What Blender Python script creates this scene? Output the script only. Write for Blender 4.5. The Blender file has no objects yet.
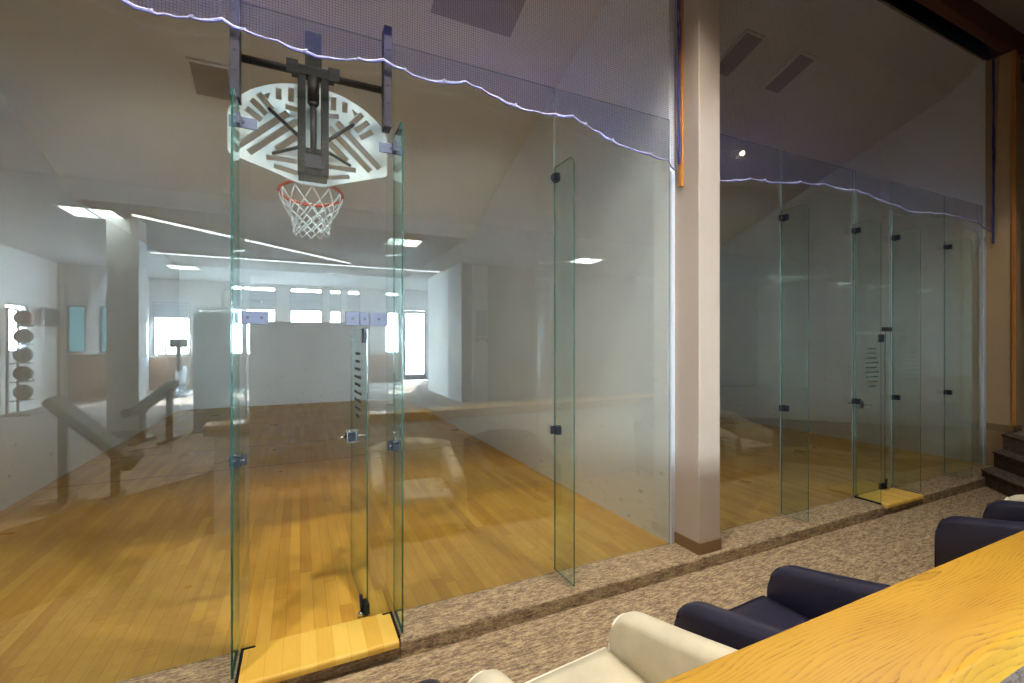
import bpy, bmesh, math, random
from mathutils import Vector, Matrix
random.seed(7)
PI = math.pi
SC = bpy.context.scene
COL = SC.collection

# ------------------------------------------------------------------ camera
CY, CZ = -3.187, 1.879            # eye position (x = 0); the courts' glass stands in the plane y = 0
YAW = math.radians(25.15)
F = 451.6
cam_d = bpy.data.cameras.new('camera')
cam_d.sensor_width = 36.0
cam_d.lens = 36.0 * F / 1024.0
cam_d.clip_start = 0.02
cam_d.clip_end = 200
cam = bpy.data.objects.new('camera', cam_d)
cam.location = (0, CY, CZ)
cam.rotation_euler = (PI / 2, 0, -YAW)
COL.objects.link(cam)
SC.camera = cam
SN, CS = math.sin(YAW), math.cos(YAW)


def ray(u, v):
    a, b = (u - 512.0) / F, (341.5 - v) / F
    return Vector((SN + CS * a, CS - SN * a, b))


def on_y(u, v, y):
    """point of the photograph's ray on the plane at world depth y"""
    d = ray(u, v)
    t = (y - CY) / d.y
    return Vector((d.x * t, y, CZ + d.z * t))


# ------------------------------------------------------------------ node helpers
def new_mat(name):
    m = bpy.data.materials.new(name)
    m.use_nodes = True
    nt = m.node_tree
    nt.nodes.clear()
    out = nt.nodes.new('ShaderNodeOutputMaterial')
    return m, nt, out


def N(nt, typ, **kw):
    n = nt.nodes.new(typ)
    for k, v in kw.items():
        if k in n.inputs:
            n.inputs[k].default_value = v
        else:
            setattr(n, k, v)
    return n


def L(nt, a, b):
    nt.links.new(a, b)


def mth(nt, op, a, b=None, c=None, clamp=False):
    n = nt.nodes.new('ShaderNodeMath')
    n.operation = op
    n.use_clamp = clamp
    for i, x in enumerate((a, b, c)):
        if x is None:
            continue
        if isinstance(x, (int, float)):
            n.inputs[i].default_value = x
        else:
            nt.links.new(x, n.inputs[i])
    return n.outputs[0]


def ramp(nt, fac, stops, interp='LINEAR'):
    r = nt.nodes.new('ShaderNodeValToRGB')
    r.color_ramp.interpolation = interp
    el = r.color_ramp.elements
    while len(el) < len(stops):
        el.new(0.5)
    for e, (p, c) in zip(el, stops):
        e.position = p
        e.color = (c[0], c[1], c[2], 1)
    if fac is not None:
        nt.links.new(fac, r.inputs['Fac'])
    return r.outputs['Color']


def mixc(nt, fac, a, b, mode='MIX'):
    n = nt.nodes.new('ShaderNodeMix')
    n.data_type = 'RGBA'
    n.blend_type = mode
    n.clamp_factor = True
    ins = [s for s in n.inputs]
    fi, ai, bi = n.inputs[0], n.inputs[6], n.inputs[7]
    for s, x in ((fi, fac), (ai, a), (bi, b)):
        if isinstance(x, (int, float)):
            s.default_value = x
        elif isinstance(x, (tuple, list)):
            s.default_value = (x[0], x[1], x[2], 1)
        else:
            nt.links.new(x, s)
    return n.outputs[2]


def coords(nt, scale=(1, 1, 1), kind='Object'):
    tc = nt.nodes.new('ShaderNodeTexCoord')
    mp = nt.nodes.new('ShaderNodeMapping')
    mp.inputs['Scale'].default_value = scale
    nt.links.new(tc.outputs[kind], mp.inputs['Vector'])
    return mp.outputs['Vector']


def noise(nt, vec, scale, detail=3, rough=0.5, dist=0.0):
    n = nt.nodes.new('ShaderNodeTexNoise')
    n.inputs['Scale'].default_value = scale
    n.inputs['Detail'].default_value = detail
    n.inputs['Roughness'].default_value = rough
    n.inputs['Distortion'].default_value = dist
    if vec is not None:
        nt.links.new(vec, n.inputs['Vector'])
    return n.outputs['Fac']


def bsdf(nt, out, color, rough=0.5, metal=0.0, spec=0.5, bump=None, bump_s=0.2, bump_d=0.01):
    p = nt.nodes.new('ShaderNodeBsdfPrincipled')
    if isinstance(color, (tuple, list)):
        p.inputs['Base Color'].default_value = (color[0], color[1], color[2], 1)
    else:
        nt.links.new(color, p.inputs['Base Color'])
    if isinstance(rough, (int, float)):
        p.inputs['Roughness'].default_value = rough
    else:
        nt.links.new(rough, p.inputs['Roughness'])
    p.inputs['Metallic'].default_value = metal
    p.inputs['Specular IOR Level'].default_value = spec
    if bump is not None:
        b = nt.nodes.new('ShaderNodeBump')
        b.inputs['Strength'].default_value = bump_s
        b.inputs['Distance'].default_value = bump_d
        nt.links.new(bump, b.inputs['Height'])
        nt.links.new(b.outputs[0], p.inputs['Normal'])
    if out is not None:
        nt.links.new(p.outputs[0], out.inputs['Surface'])
    return p


def paint(name, c, rough=0.6, var=0.06, scale=3.0, metal=0.0, spec=0.4, bump=0.0):
    m, nt, out = new_mat(name)
    v = coords(nt)
    n = noise(nt, v, scale, 4)
    lo = tuple(x * (1 - var) for x in c)
    hi = tuple(min(1, x * (1 + var)) for x in c)
    col = ramp(nt, n, [(0.3, lo), (0.7, hi)])
    bn = noise(nt, v, 180, 2) if bump else None
    bsdf(nt, out, col, rough, metal, spec, bn, bump, 0.002)
    return m


def srgb(r, g, b):
    def f(x):
        x /= 255.0
        return x / 12.92 if x <= 0.04045 else ((x + 0.055) / 1.055) ** 2.4
    return (f(r), f(g), f(b))


# ------------------------------------------------------------------ materials
M = {}


def make_glass(name, f0, tint):
    m, nt, out = new_mat(name)
    lw = N(nt, 'ShaderNodeLayerWeight', Blend=0.5)
    p5 = mth(nt, 'POWER', lw.outputs['Facing'], 5.0)
    fac = mth(nt, 'ADD', mth(nt, 'MULTIPLY', p5, 1 - f0), f0, clamp=True)
    tr = N(nt, 'ShaderNodeBsdfTransparent')
    tr.inputs['Color'].default_value = (*tint, 1)
    gl = N(nt, 'ShaderNodeBsdfGlossy')
    gl.inputs['Color'].default_value = (0.93, 1.0, 1.0, 1)
    gl.inputs['Roughness'].default_value = 0.0
    mx = N(nt, 'ShaderNodeMixShader')
    L(nt, fac, mx.inputs[0])
    L(nt, tr.outputs[0], mx.inputs[1])
    L(nt, gl.outputs[0], mx.inputs[2])
    L(nt, mx.outputs[0], out.inputs['Surface'])
    return m


M['glass'] = make_glass('court_glass', 0.10, (0.965, 0.985, 0.975))
M['fin_glass'] = make_glass('fin_glass', 0.05, (0.93, 0.975, 0.96))
M['added_pane'] = make_glass('added_pane_glass', 0.04, (0.8, 0.8, 0.8))  # greyed pane that weakens the daylight of the added side window
M['film'] = make_glass('blue_film_glass', 0.04, (0.055, 0.085, 0.09))
M['pane'] = make_glass('window_glass', 0.04, (0.97, 0.98, 0.98))


def make_edge(name='glass_edge', tint=(0.30, 0.62, 0.58), col=(0.02, 0.09, 0.075)):
    m, nt, out = new_mat(name)
    tr = N(nt, 'ShaderNodeBsdfTransparent')
    tr.inputs['Color'].default_value = (*tint, 1)
    p = bsdf(nt, None, col, 0.15, 0, 0.6)
    mx = N(nt, 'ShaderNodeMixShader')
    mx.inputs[0].default_value = 0.55
    L(nt, tr.outputs[0], mx.inputs[1])
    L(nt, p.outputs[0], mx.inputs[2])
    L(nt, mx.outputs[0], out.inputs['Surface'])
    return m


M['edge'] = make_edge()
M['edge_lit'] = make_edge('lit_glass_edge', (0.8, 0.9, 0.9), (0.45, 0.58, 0.58))  # panel edges catching light, the brightness put in as pale colour


def make_court_wall():
    m, nt, out = new_mat('court_wall_paint')
    v = coords(nt)
    base = ramp(nt, noise(nt, v, 0.7, 4), [(0.3, (0.73, 0.735, 0.735)), (0.7, (0.79, 0.795, 0.795))])
    sep = N(nt, 'ShaderNodeSeparateXYZ')
    L(nt, v, sep.inputs[0])
    # ball and shoe scuffs, thickest low on the walls
    vs = coords(nt, (1, 1, 1.6))
    vo = N(nt, 'ShaderNodeTexVoronoi', feature='F1')
    vo.inputs['Scale'].default_value = 3.1
    L(nt, vs, vo.inputs['Vector'])
    n2 = noise(nt, vs, 14, 5, 0.7)
    blot = mth(nt, 'SUBTRACT', mth(nt, 'MULTIPLY', n2, 0.5), vo.outputs['Distance'])
    blot = mth(nt, 'MULTIPLY', mth(nt, 'SUBTRACT', blot, 0.13, clamp=True), 9.0, clamp=True)
    low = mth(nt, 'SUBTRACT', 1.0, mth(nt, 'DIVIDE', sep.outputs['Z'], 2.4), clamp=True)
    fac = mth(nt, 'MULTIPLY', mth(nt, 'MULTIPLY', blot, low), 0.5)
    smear = mth(nt, 'MULTIPLY', mth(nt, 'GREATER_THAN', noise(nt, coords(nt, (2, 2, 7)), 4.0, 6, 0.75), 0.60), 0.22)
    smear = mth(nt, 'MULTIPLY', smear, mth(nt, 'SUBTRACT', 1.0, mth(nt, 'DIVIDE', sep.outputs['Z'], 1.3), clamp=True))
    fac = mth(nt, 'ADD', fac, smear, clamp=True)
    col = mixc(nt, fac, base, (0.10, 0.10, 0.10))
    bsdf(nt, out, col, 0.55, 0, 0.35)
    return m


M['court_wall'] = make_court_wall()
M['court_ceil'] = paint('court_ceiling_paint', (0.68, 0.65, 0.61), 0.8, 0.04, 0.8)
M['gym_wall'] = paint('gym_wall_paint', (0.78, 0.77, 0.76), 0.7, 0.03, 0.8)
M['gym_grey'] = paint('gym_grey_paint', (0.30, 0.30, 0.31), 0.7, 0.03, 0.8)
M['gym_ceil'] = paint('gym_ceiling_paint', (0.38, 0.36, 0.335), 0.85, 0.03, 0.8)
M['bulkhead'] = paint('upper_wall_paint', (0.22, 0.195, 0.17), 0.8, 0.04, 0.8)
M['upper_ceil'] = paint('corridor_ceiling_paint', (0.30, 0.25, 0.22), 0.85, 0.04, 0.8)
M['column'] = paint('column_paint', srgb(176, 160, 145), 0.6, 0.03, 1.2)
M['pilaster'] = paint('pilaster_paint', srgb(176, 146, 108), 0.65, 0.03, 1.2)
M['base_brown'] = paint('brown_vinyl_base', srgb(122, 95, 62), 0.5, 0.05, 2)
M['beam'] = paint('dark_wood_beam', srgb(96, 52, 36), 0.5, 0.15, 2.5)
M['white_metal'] = paint('pale_channel_metal', (0.62, 0.65, 0.70), 0.35, 0.03, 3, 0.3)
M['steel'] = paint('dark_grey_steel', srgb(32, 30, 31), 0.45, 0.10, 9, 0.5)
M['steel2'] = paint('violet_grey_steel', srgb(54, 51, 60), 0.4, 0.08, 8, 0.5)
M['chrome'] = paint('satin_chrome', (0.72, 0.72, 0.74), 0.18, 0.03, 5, 1.0)
M['patch'] = paint('satin_patch_plate', srgb(84, 87, 104), 0.5, 0.05, 8, 0.3)
M['black'] = paint('black_hardware', srgb(34, 36, 46), 0.35, 0.1, 8, 0.3)
M['board'] = paint('white_backboard_enamel', (0.60, 0.63, 0.62), 0.4, 0.03, 4)
M['rim'] = paint('orange_rim_enamel', srgb(206, 84, 48), 0.4, 0.06, 20)
M['cord'] = paint('white_net_cord', (0.86, 0.86, 0.83), 0.8, 0.05, 40)
M['rope'] = paint('pale_border_rope', srgb(172, 168, 194), 0.8, 0.2, 30)
M['rope_blue'] = paint('blue_border_cord', srgb(58, 62, 128), 0.7, 0.2, 30)
M['rubber'] = paint('black_rubber', (0.03, 0.03, 0.035), 0.6, 0.1, 10)
M['ball_red'] = paint('brown_red_ball', srgb(128, 82, 66), 0.6, 0.08, 10)
M['ball_grey'] = paint('grey_ball', srgb(58, 60, 66), 0.6, 0.08, 10)
M['vinyl'] = paint('dark_bench_vinyl', srgb(36, 34, 34), 0.8, 0.08, 6)
M['vinyl_tan'] = paint('taupe_bench_vinyl', srgb(34, 30, 28), 0.85, 0.06, 6)
M['bench_frame'] = paint('taupe_bench_frame', srgb(58, 50, 46), 0.5, 0.06, 6, 0.2)
M['blue_panel'] = paint('blue_grey_panel', srgb(120, 158, 180), 0.35, 0.05, 2)
M['silver'] = paint('silver_machine_paint', srgb(178, 184, 190), 0.35, 0.05, 4, 0.3)
M['screen'] = paint('dark_screen_glass', (0.02, 0.022, 0.025), 0.12, 0.05, 3)
M['tv_case'] = paint('grey_screen_case', srgb(52, 50, 50), 0.4, 0.05, 3)
M['win_frame'] = paint('window_frame_paint', srgb(120, 122, 128), 0.5, 0.05, 3)
M['print'] = paint('dark_print_ink', srgb(54, 58, 60), 0.6, 0.05, 9)
M['ledge_white'] = paint('white_ledge', (0.8, 0.82, 0.84), 0.5, 0.02, 3)
M['outside'] = paint('pale_concrete', (0.6, 0.6, 0.58), 0.9, 0.08, 2)
M['dark_panel'] = paint('dead_lamp_panel', srgb(160, 154, 152), 0.4, 0.05, 4)
M['wood_under'] = paint('brown_wainscot', srgb(148, 108, 84), 0.6, 0.08, 3)


def make_blind():
    m, nt, out = new_mat('pale_blind_fabric')
    v = coords(nt)
    sep = N(nt, 'ShaderNodeSeparateXYZ')
    L(nt, v, sep.inputs[0])
    fr = mth(nt, 'FRACT', mth(nt, 'MULTIPLY', sep.outputs['Z'], 8.0))
    c = ramp(nt, fr, [(0.0, (0.36, 0.37, 0.39)), (0.25, (0.52, 0.54, 0.57)), (0.8, (0.52, 0.54, 0.57)), (1.0, (0.36, 0.37, 0.39))])
    d = N(nt, 'ShaderNodeBsdfDiffuse')
    t = N(nt, 'ShaderNodeBsdfTranslucent')
    L(nt, c, d.inputs[0])
    L(nt, c, t.inputs[0])
    mx = N(nt, 'ShaderNodeMixShader')
    mx.inputs[0].default_value = 0.10
    L(nt, d.outputs[0], mx.inputs[1])
    L(nt, t.outputs[0], mx.inputs[2])
    L(nt, mx.outputs[0], out.inputs['Surface'])
    return m


M['blind'] = make_blind()


def make_court_floor():
    m, nt, out = new_mat('maple_court_floor')
    v = coords(nt)
    sep = N(nt, 'ShaderNodeSeparateXYZ')
    L(nt, v, sep.inputs[0])
    W = 0.085
    bx = mth(nt, 'DIVIDE', sep.outputs['X'], W)
    bi = mth(nt, 'FLOOR', bx)
    wn = N(nt, 'ShaderNodeTexWhiteNoise', noise_dimensions='1D')
    L(nt, bi, wn.inputs['W'])
    # board ends staggered per row
    yy = mth(nt, 'ADD', mth(nt, 'DIVIDE', sep.outputs['Y'], 1.15), mth(nt, 'MULTIPLY', wn.outputs['Value'], 7.3))
    yi = mth(nt, 'FLOOR', yy)
    cmb = N(nt, 'ShaderNodeCombineXYZ')
    L(nt, bi, cmb.inputs[0])
    L(nt, yi, cmb.inputs[1])
    wn2 = N(nt, 'ShaderNodeTexWhiteNoise', noise_dimensions='2D')
    L(nt, cmb.outputs[0], wn2.inputs['Vector'])
    grain = noise(nt, coords(nt, (26, 1.1, 1)), 3.0, 6, 0.65, 0.6)
    tone = mth(nt, 'ADD', mth(nt, 'MULTIPLY', wn2.outputs['Value'], 0.5), mth(nt, 'MULTIPLY', grain, 0.5))
    col = ramp(nt, tone, [(0.08, srgb(182, 128, 46)), (0.35, srgb(202, 150, 56)), (0.62, srgb(212, 162, 64)), (0.95, srgb(224, 178, 78))])
    streak = noise(nt, coords(nt, (5.5, 0.35, 1)), 1.6, 5, 0.6, 0.3)
    sf = mth(nt, 'MULTIPLY', mth(nt, 'SUBTRACT', streak, 0.52, clamp=True), 3.4, clamp=True)
    col = mixc(nt, mth(nt, 'MULTIPLY', sf, 0.5), col, srgb(168, 114, 44))
    fx = mth(nt, 'FRACT', bx)
    seam = mth(nt, 'LESS_THAN', fx, 0.035)
    fy = mth(nt, 'FRACT', yy)
    seam2 = mth(nt, 'LESS_THAN', fy, 0.004)
    seam = mth(nt, 'MAXIMUM', seam, seam2)
    col = mixc(nt, mth(nt, 'MULTIPLY', seam, 0.45), col, srgb(96, 58, 24))
    # the two painted cross lines of the court
    for y0 in (4.57, 6.10):
        d = mth(nt, 'ABSOLUTE', mth(nt, 'SUBTRACT', sep.outputs['Y'], y0))
        ln = mth(nt, 'LESS_THAN', d, 0.019)
        col = mixc(nt, mth(nt, 'MULTIPLY', ln, 0.8), col, srgb(132, 52, 34))
    rg = ramp(nt, noise(nt, v, 1.4, 4), [(0.3, (0.26, 0.26, 0.26)), (0.7, (0.42, 0.42, 0.42))])
    bsdf(nt, out, col, rg, 0, 0.4, seam, -0.1, 0.001)
    return m


M['court_floor'] = make_court_floor()


def make_threshold():
    m, nt, out = new_mat('maple_threshold')
    v = coords(nt)
    sep = N(nt, 'ShaderNodeSeparateXYZ')
    L(nt, v, sep.inputs[0])
    bx = mth(nt, 'DIVIDE', sep.outputs['X'], 0.093)
    wn = N(nt, 'ShaderNodeTexWhiteNoise', noise_dimensions='1D')
    L(nt, mth(nt, 'FLOOR', bx), wn.inputs['W'])
    grain = noise(nt, coords(nt, (30, 2, 2)), 3.0, 6, 0.6, 0.5)
    tone = mth(nt, 'ADD', mth(nt, 'MULTIPLY', wn.outputs['Value'], 0.6), mth(nt, 'MULTIPLY', grain, 0.4))
    col = ramp(nt, tone, [(0.1, srgb(216, 168, 66)), (0.9, srgb(236, 198, 96))])
    seam = mth(nt, 'LESS_THAN', mth(nt, 'FRACT', bx), 0.02)
    col = mixc(nt, mth(nt, 'MULTIPLY', seam, 0.5), col, srgb(150, 96, 36))
    bsdf(nt, out, col, 0.35, 0, 0.4)
    return m


M['threshold'] = make_threshold()


def make_carpet(name, c):
    m, nt, out = new_mat(name)
    a = noise(nt, coords(nt, (1.0, 4.2, 4.2)), 15, 5, 0.8)
    b = noise(nt, coords(nt, (1.0, 2.2, 2.2)), 8, 4, 0.7)
    f = noise(nt, coords(nt, (1, 2.6, 2.6)), 50, 3, 0.8)
    t = mth(nt, 'ADD', mth(nt, 'MULTIPLY', a, 0.5), mth(nt, 'ADD', mth(nt, 'MULTIPLY', b, 0.2), mth(nt, 'MULTIPLY', f, 0.3)))
    col = ramp(nt, t, [(0.38, c[0]), (0.46, c[1]), (0.51, c[2]), (0.56, c[3]), (0.64, c[4])])
    fl = mth(nt, 'GREATER_THAN', noise(nt, coords(nt, (1, 2.6, 2.6), ), 19, 4, 0.8), 0.62)
    col = mixc(nt, mth(nt, 'MULTIPLY', fl, 0.4), col, c[5])
    bsdf(nt, out, col, 0.95, 0, 0.05, t, 0.6, 0.01)
    return m


M['carpet'] = make_carpet('brown_fleck_carpet', [srgb(78, 65, 55), srgb(127, 108, 88), srgb(158, 137, 110), srgb(184, 163, 127), srgb(213, 195, 155), srgb(98, 86, 95)])
M['gym_carpet'] = make_carpet('grey_gym_carpet', [srgb(88, 78, 76), srgb(120, 108, 104), srgb(146, 132, 124), srgb(160, 146, 136), srgb(184, 170, 156), srgb(104, 98, 108)])
M['stair_carpet'] = make_carpet('dark_stair_carpet', [srgb(58, 48, 44), srgb(84, 72, 64), srgb(104, 90, 80), srgb(118, 104, 92), srgb(140, 124, 108), srgb(72, 64, 66)])


def make_oak(name, dark, mid, light, axis='X', pitch=0.016):
    """flat-sawn oak: growth lines that wander along the board, open pores in the early wood"""
    m, nt, out = new_mat(name)
    k = {'X': lambda a, b: (a, b, b), 'Z': lambda a, b: (b, b, a)}[axis]
    v = coords(nt)
    sep = N(nt, 'ShaderNodeSeparateXYZ')
    L(nt, v, sep.inputs[0])
    across = mth(nt, 'ADD', sep.outputs['Y'], sep.outputs['Z'] if axis == 'X' else sep.outputs['X'])
    w1 = noise(nt, coords(nt, k(0.55, 2.8)), 1.5, 2, 0.45)
    patch = mth(nt, 'MULTIPLY', mth(nt, 'SUBTRACT', noise(nt, coords(nt, k(1.6, 7)), 2.0, 3, 0.6), 0.36, clamp=True), 4.5, clamp=True)
    w2 = noise(nt, coords(nt, k(2.0, 22)), 1.6, 3, 0.5)
    ph = mth(nt, 'ADD', mth(nt, 'DIVIDE', across, pitch), mth(nt, 'ADD', mth(nt, 'MULTIPLY', w1, 22.0), mth(nt, 'MULTIPLY', w2, 0.7)))
    fr = mth(nt, 'FRACT', ph)
    early = mth(nt, 'POWER', mth(nt, 'SUBTRACT', 1.0, fr, clamp=True), 3.5)
    pores = noise(nt, coords(nt, k(5.0, 85)), 3.0, 3, 0.65)
    pf = mth(nt, 'MULTIPLY', mth(nt, 'SUBTRACT', pores, 0.42, clamp=True), 5.0, clamp=True)
    tone = noise(nt, coords(nt, k(0.6, 4)), 1.4, 3, 0.5)
    base = ramp(nt, tone, [(0.3, mid), (0.7, light)])
    f = mth(nt, 'MULTIPLY', mth(nt, 'MULTIPLY', early, mth(nt, 'ADD', mth(nt, 'MULTIPLY', pf, 0.75), 0.25)), mth(nt, 'ADD', mth(nt, 'MULTIPLY', patch, 0.75), 0.18))
    col = mixc(nt, f, base, dark)
    bsdf(nt, out, col, 0.5, 0, 0.3, f, -0.08, 0.002)
    return m


M['oak'] = make_oak('golden_oak', srgb(94, 54, 12), srgb(160, 114, 24), srgb(180, 137, 40))
M['orange_wood'] = make_oak('orange_wood_trim', srgb(140, 82, 30), srgb(178, 112, 44), srgb(196, 132, 60), 'Z')


def make_leather(name, c, rough=0.42, wear=None):
    m, nt, out = new_mat(name)
    v = coords(nt)
    vo = N(nt, 'ShaderNodeTexVoronoi', feature='F1')
    vo.inputs['Scale'].default_value = 190
    L(nt, v, vo.inputs['Vector'])
    n = noise(nt, v, 5, 4)
    col = ramp(nt, n, [(0.3, tuple(x * 0.86 for x in c)), (0.7, tuple(min(1, x * 1.12) for x in c))])
    if wear:
        wf = mth(nt, 'GREATER_THAN', noise(nt, v, 34, 4, 0.6), 0.715)
        col = mixc(nt, mth(nt, 'MULTIPLY', wf, 0.55), col, wear)
    bsdf(nt, out, col, rough, 0, 0.45, vo.outputs['Distance'], 0.12, 0.002)
    return m


M['cream'] = make_leather('cream_leather', srgb(206, 196, 172))
M['cream_pipe'] = make_leather('cream_piping', srgb(232, 226, 208))
M['navy'] = make_leather('navy_leather', srgb(40, 38, 56), 0.36, srgb(150, 146, 150))
M['navy_pipe'] = make_leather('navy_piping', srgb(30, 30, 46), 0.4)
M['chair_leg'] = paint('dark_stained_leg', srgb(52, 34, 24), 0.4, 0.1, 6)


def make_netting():
    m, nt, out = new_mat('dark_safety_netting')
    v = coords(nt)
    sep = N(nt, 'ShaderNodeSeparateXYZ')
    L(nt, v, sep.inputs[0])
    P = 0.017
    fx = mth(nt, 'FRACT', mth(nt, 'DIVIDE', sep.outputs['X'], P))
    fz = mth(nt, 'FRACT', mth(nt, 'DIVIDE', sep.outputs['Z'], P))
    g = mth(nt, 'MAXIMUM', mth(nt, 'LESS_THAN', fx, 0.10), mth(nt, 'LESS_THAN', fz, 0.10))
    tr = N(nt, 'ShaderNodeBsdfTransparent')
    d = N(nt, 'ShaderNodeBsdfDiffuse')
    d.inputs['Color'].default_value = (*srgb(66, 70, 122), 1)
    mx = N(nt, 'ShaderNodeMixShader')
    L(nt, g, mx.inputs[0])
    L(nt, tr.outputs[0], mx.inputs[1])
    L(nt, d.outputs[0], mx.inputs[2])
    L(nt, mx.outputs[0], out.inputs['Surface'])
    return m


M['netting'] = make_netting()


def make_emit(name, c, s):
    m, nt, out = new_mat(name)
    e = N(nt, 'ShaderNodeEmission')
    e.inputs['Color'].default_value = (*c, 1)
    e.inputs['Strength'].default_value = s
    L(nt, e.outputs[0], out.inputs['Surface'])
    return m


TROFFER = 10.0
DOWN = 25.0
SPOT = 430.0
M['troffer'] = make_emit('troffer_diffuser', (0.92, 1.0, 0.96), TROFFER)
M['strip'] = make_emit('strip_glow', (0.95, 0.98, 1.0), 6.0)  # emission gives the bright ceiling lines their glow
M['down'] = make_emit('downlight_lens', (1.0, 0.955, 0.89), DOWN)
M['sconce'] = make_emit('sconce_lens', (1.0, 0.85, 0.62), 14.0)


# ------------------------------------------------------------------ mesh builder
class MB:
    def __init__(self):
        self.bm = bmesh.new()

    def _merge(self, b, mat=0):
        for f in b.faces:
            f.material_index = mat
        me = bpy.data.meshes.new('tmp')
        b.to_mesh(me)
        b.free()
        self.bm.from_mesh(me)
        bpy.data.meshes.remove(me)
        return self

    def box(self, x0, x1, y0, y1, z0, z1, bev=0.0, seg=2, mat=0, rot=None):
        b = bmesh.new()
        bmesh.ops.create_cube(b, size=1.0)
        c = Vector(((x0 + x1) / 2, (y0 + y1) / 2, (z0 + z1) / 2))
        s = (x1 - x0, y1 - y0, z1 - z0)
        bmesh.ops.scale(b, vec=s, verts=b.verts)
        if bev:
            bmesh.ops.bevel(b, geom=list(b.edges), offset=min(bev, min(s) * 0.45), segments=seg, profile=0.5, affect='EDGES')
        mat4 = Matrix.Translation(c)
        if rot is not None:
            mat4 = mat4 @ rot
        bmesh.ops.transform(b, matrix=mat4, verts=b.verts)
        return self._merge(b, mat)

    def pane(self, x0, x1, y0, y1, z0, z1):
        """sheet of glass: faces slot 0, narrow edges slot 1"""
        b = bmesh.new()
        bmesh.ops.create_cube(b, size=1.0)
        s = (x1 - x0, y1 - y0, z1 - z0)
        thin = s.index(min(s))
        bmesh.ops.scale(b, vec=s, verts=b.verts)
        bmesh.ops.translate(b, vec=((x0 + x1) / 2, (y0 + y1) / 2, (z0 + z1) / 2), verts=b.verts)
        b.normal_update()
        for f in b.faces:
            f.material_index = 0 if abs(f.normal[thin]) > 0.5 else 1
        me = bpy.data.meshes.new('tmp')
        b.to_mesh(me)
        b.free()
        self.bm.from_mesh(me)
        bpy.data.meshes.remove(me)
        return self

    def tube(self, pts, r, n=8, cap=True, mat=0, closed=False):
        pts = [Vector(p) for p in pts]
        rs = r if isinstance(r, (list, tuple)) else [r] * len(pts)
        b = bmesh.new()
        rings = []
        up = None
        k = len(pts)
        for i, p in enumerate(pts):
            if closed:
                d = pts[(i + 1) % k] - pts[i - 1]
            else:
                d = pts[min(i + 1, k - 1)] - pts[max(i - 1, 0)]
            d.normalize()
            if up is None:
                up = Vector((0, 0, 1)) if abs(d.z) < 0.9 else Vector((1, 0, 0))
            a = d.cross(up)
            if a.length < 1e-5:
                a = d.cross(Vector((1, 0, 0)))
            a.normalize()
            c = a.cross(d).normalized()
            up = c
            rings.append([b.verts.new(p + (a * math.cos(2 * PI * j / n) + c * math.sin(2 * PI * j / n)) * rs[i]) for j in range(n)])
        m_ = k if closed else k - 1
        for i in range(m_):
            A, B = rings[i], rings[(i + 1) % k]
            for j in range(n):
                b.faces.new((A[j], A[(j + 1) % n], B[(j + 1) % n], B[j]))
        if cap and not closed:
            b.faces.new(rings[0][::-1])
            b.faces.new(rings[-1])
        bmesh.ops.recalc_face_normals(b, faces=b.faces)
        for f in b.faces:
            f.smooth = len(f.verts) == 4
        return self._merge(b, mat)

    def prism(self, poly, axis, a0, a1, mat=0, bev=0.0):
        """2D polygon extruded along axis 'x' (poly = y,z), 'y' (x,z) or 'z' (x,y)"""
        def P(p, a):
            return {'x': (a, p[0], p[1]), 'y': (p[0], a, p[1]), 'z': (p[0], p[1], a)}[axis]
        b = bmesh.new()
        lo = [b.verts.new(P(p, a0)) for p in poly]
        hi = [b.verts.new(P(p, a1)) for p in poly]
        k = len(poly)
        b.faces.new(lo)
        b.faces.new(hi[::-1])
        for i in range(k):
            b.faces.new((lo[i], hi[i], hi[(i + 1) % k], lo[(i + 1) % k]))
        bmesh.ops.recalc_face_normals(b, faces=b.faces)
        if bev:
            bmesh.ops.bevel(b, geom=list(b.edges), offset=bev, segments=2, profile=0.5, affect='EDGES')
        return self._merge(b, mat)

    def sphere(self, c, r, seg=20, rings=12, sc=(1, 1, 1), mat=0):
        b = bmesh.new()
        bmesh.ops.create_uvsphere(b, u_segments=seg, v_segments=rings, radius=r)
        bmesh.ops.scale(b, vec=sc, verts=b.verts)
        bmesh.ops.translate(b, vec=c, verts=b.verts)
        for f in b.faces:
            f.smooth = True
        return self._merge(b, mat)

    def loft(self, sections, cap=True, mat=0, smooth=True):
        b = bmesh.new()
        R = [[b.verts.new(p) for p in s] for s in sections]
        n = len(R[0])
        for A, B in zip(R[:-1], R[1:]):
            for j in range(n):
                f = b.faces.new((A[j], A[(j + 1) % n], B[(j + 1) % n], B[j]))
                f.smooth = smooth
        if cap:
            b.faces.new(R[0][::-1])
            b.faces.new(R[-1])
        bmesh.ops.recalc_face_normals(b, faces=b.faces)
        return self._merge(b, mat)

    def disc(self, c, r, h, axis='z', n=24, mat=0):
        c = Vector(c)
        d = {'x': Vector((1, 0, 0)), 'y': Vector((0, 1, 0)), 'z': Vector((0, 0, 1))}[axis]
        return self.tube([c - d * h / 2, c + d * h / 2], r, n, True, mat)

    def build(self, name, mats, parent=None, kind=None):
        me = bpy.data.meshes.new(name)
        self.bm.to_mesh(me)
        self.bm.free()
        if not isinstance(mats, (list, tuple)):
            mats = [mats]
        for m in mats:
            me.materials.append(m)
        o = bpy.data.objects.new(name, me)
        COL.objects.link(o)
        if parent is not None:
            o.parent = parent
            o.matrix_parent_inverse = Matrix.Translation(-Vector(parent.location)) if parent.type == 'EMPTY' and not parent.parent else Matrix.Identity(4)
        if kind:
            o['kind'] = kind
        return o


def empty(name, label, cat, loc=(0, 0, 0), group=None):
    o = bpy.data.objects.new(name, None)
    o.empty_display_size = 0.1
    o.location = loc
    COL.objects.link(o)
    o['label'] = label
    o['category'] = cat
    if group:
        o['group'] = group
    return o


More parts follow.
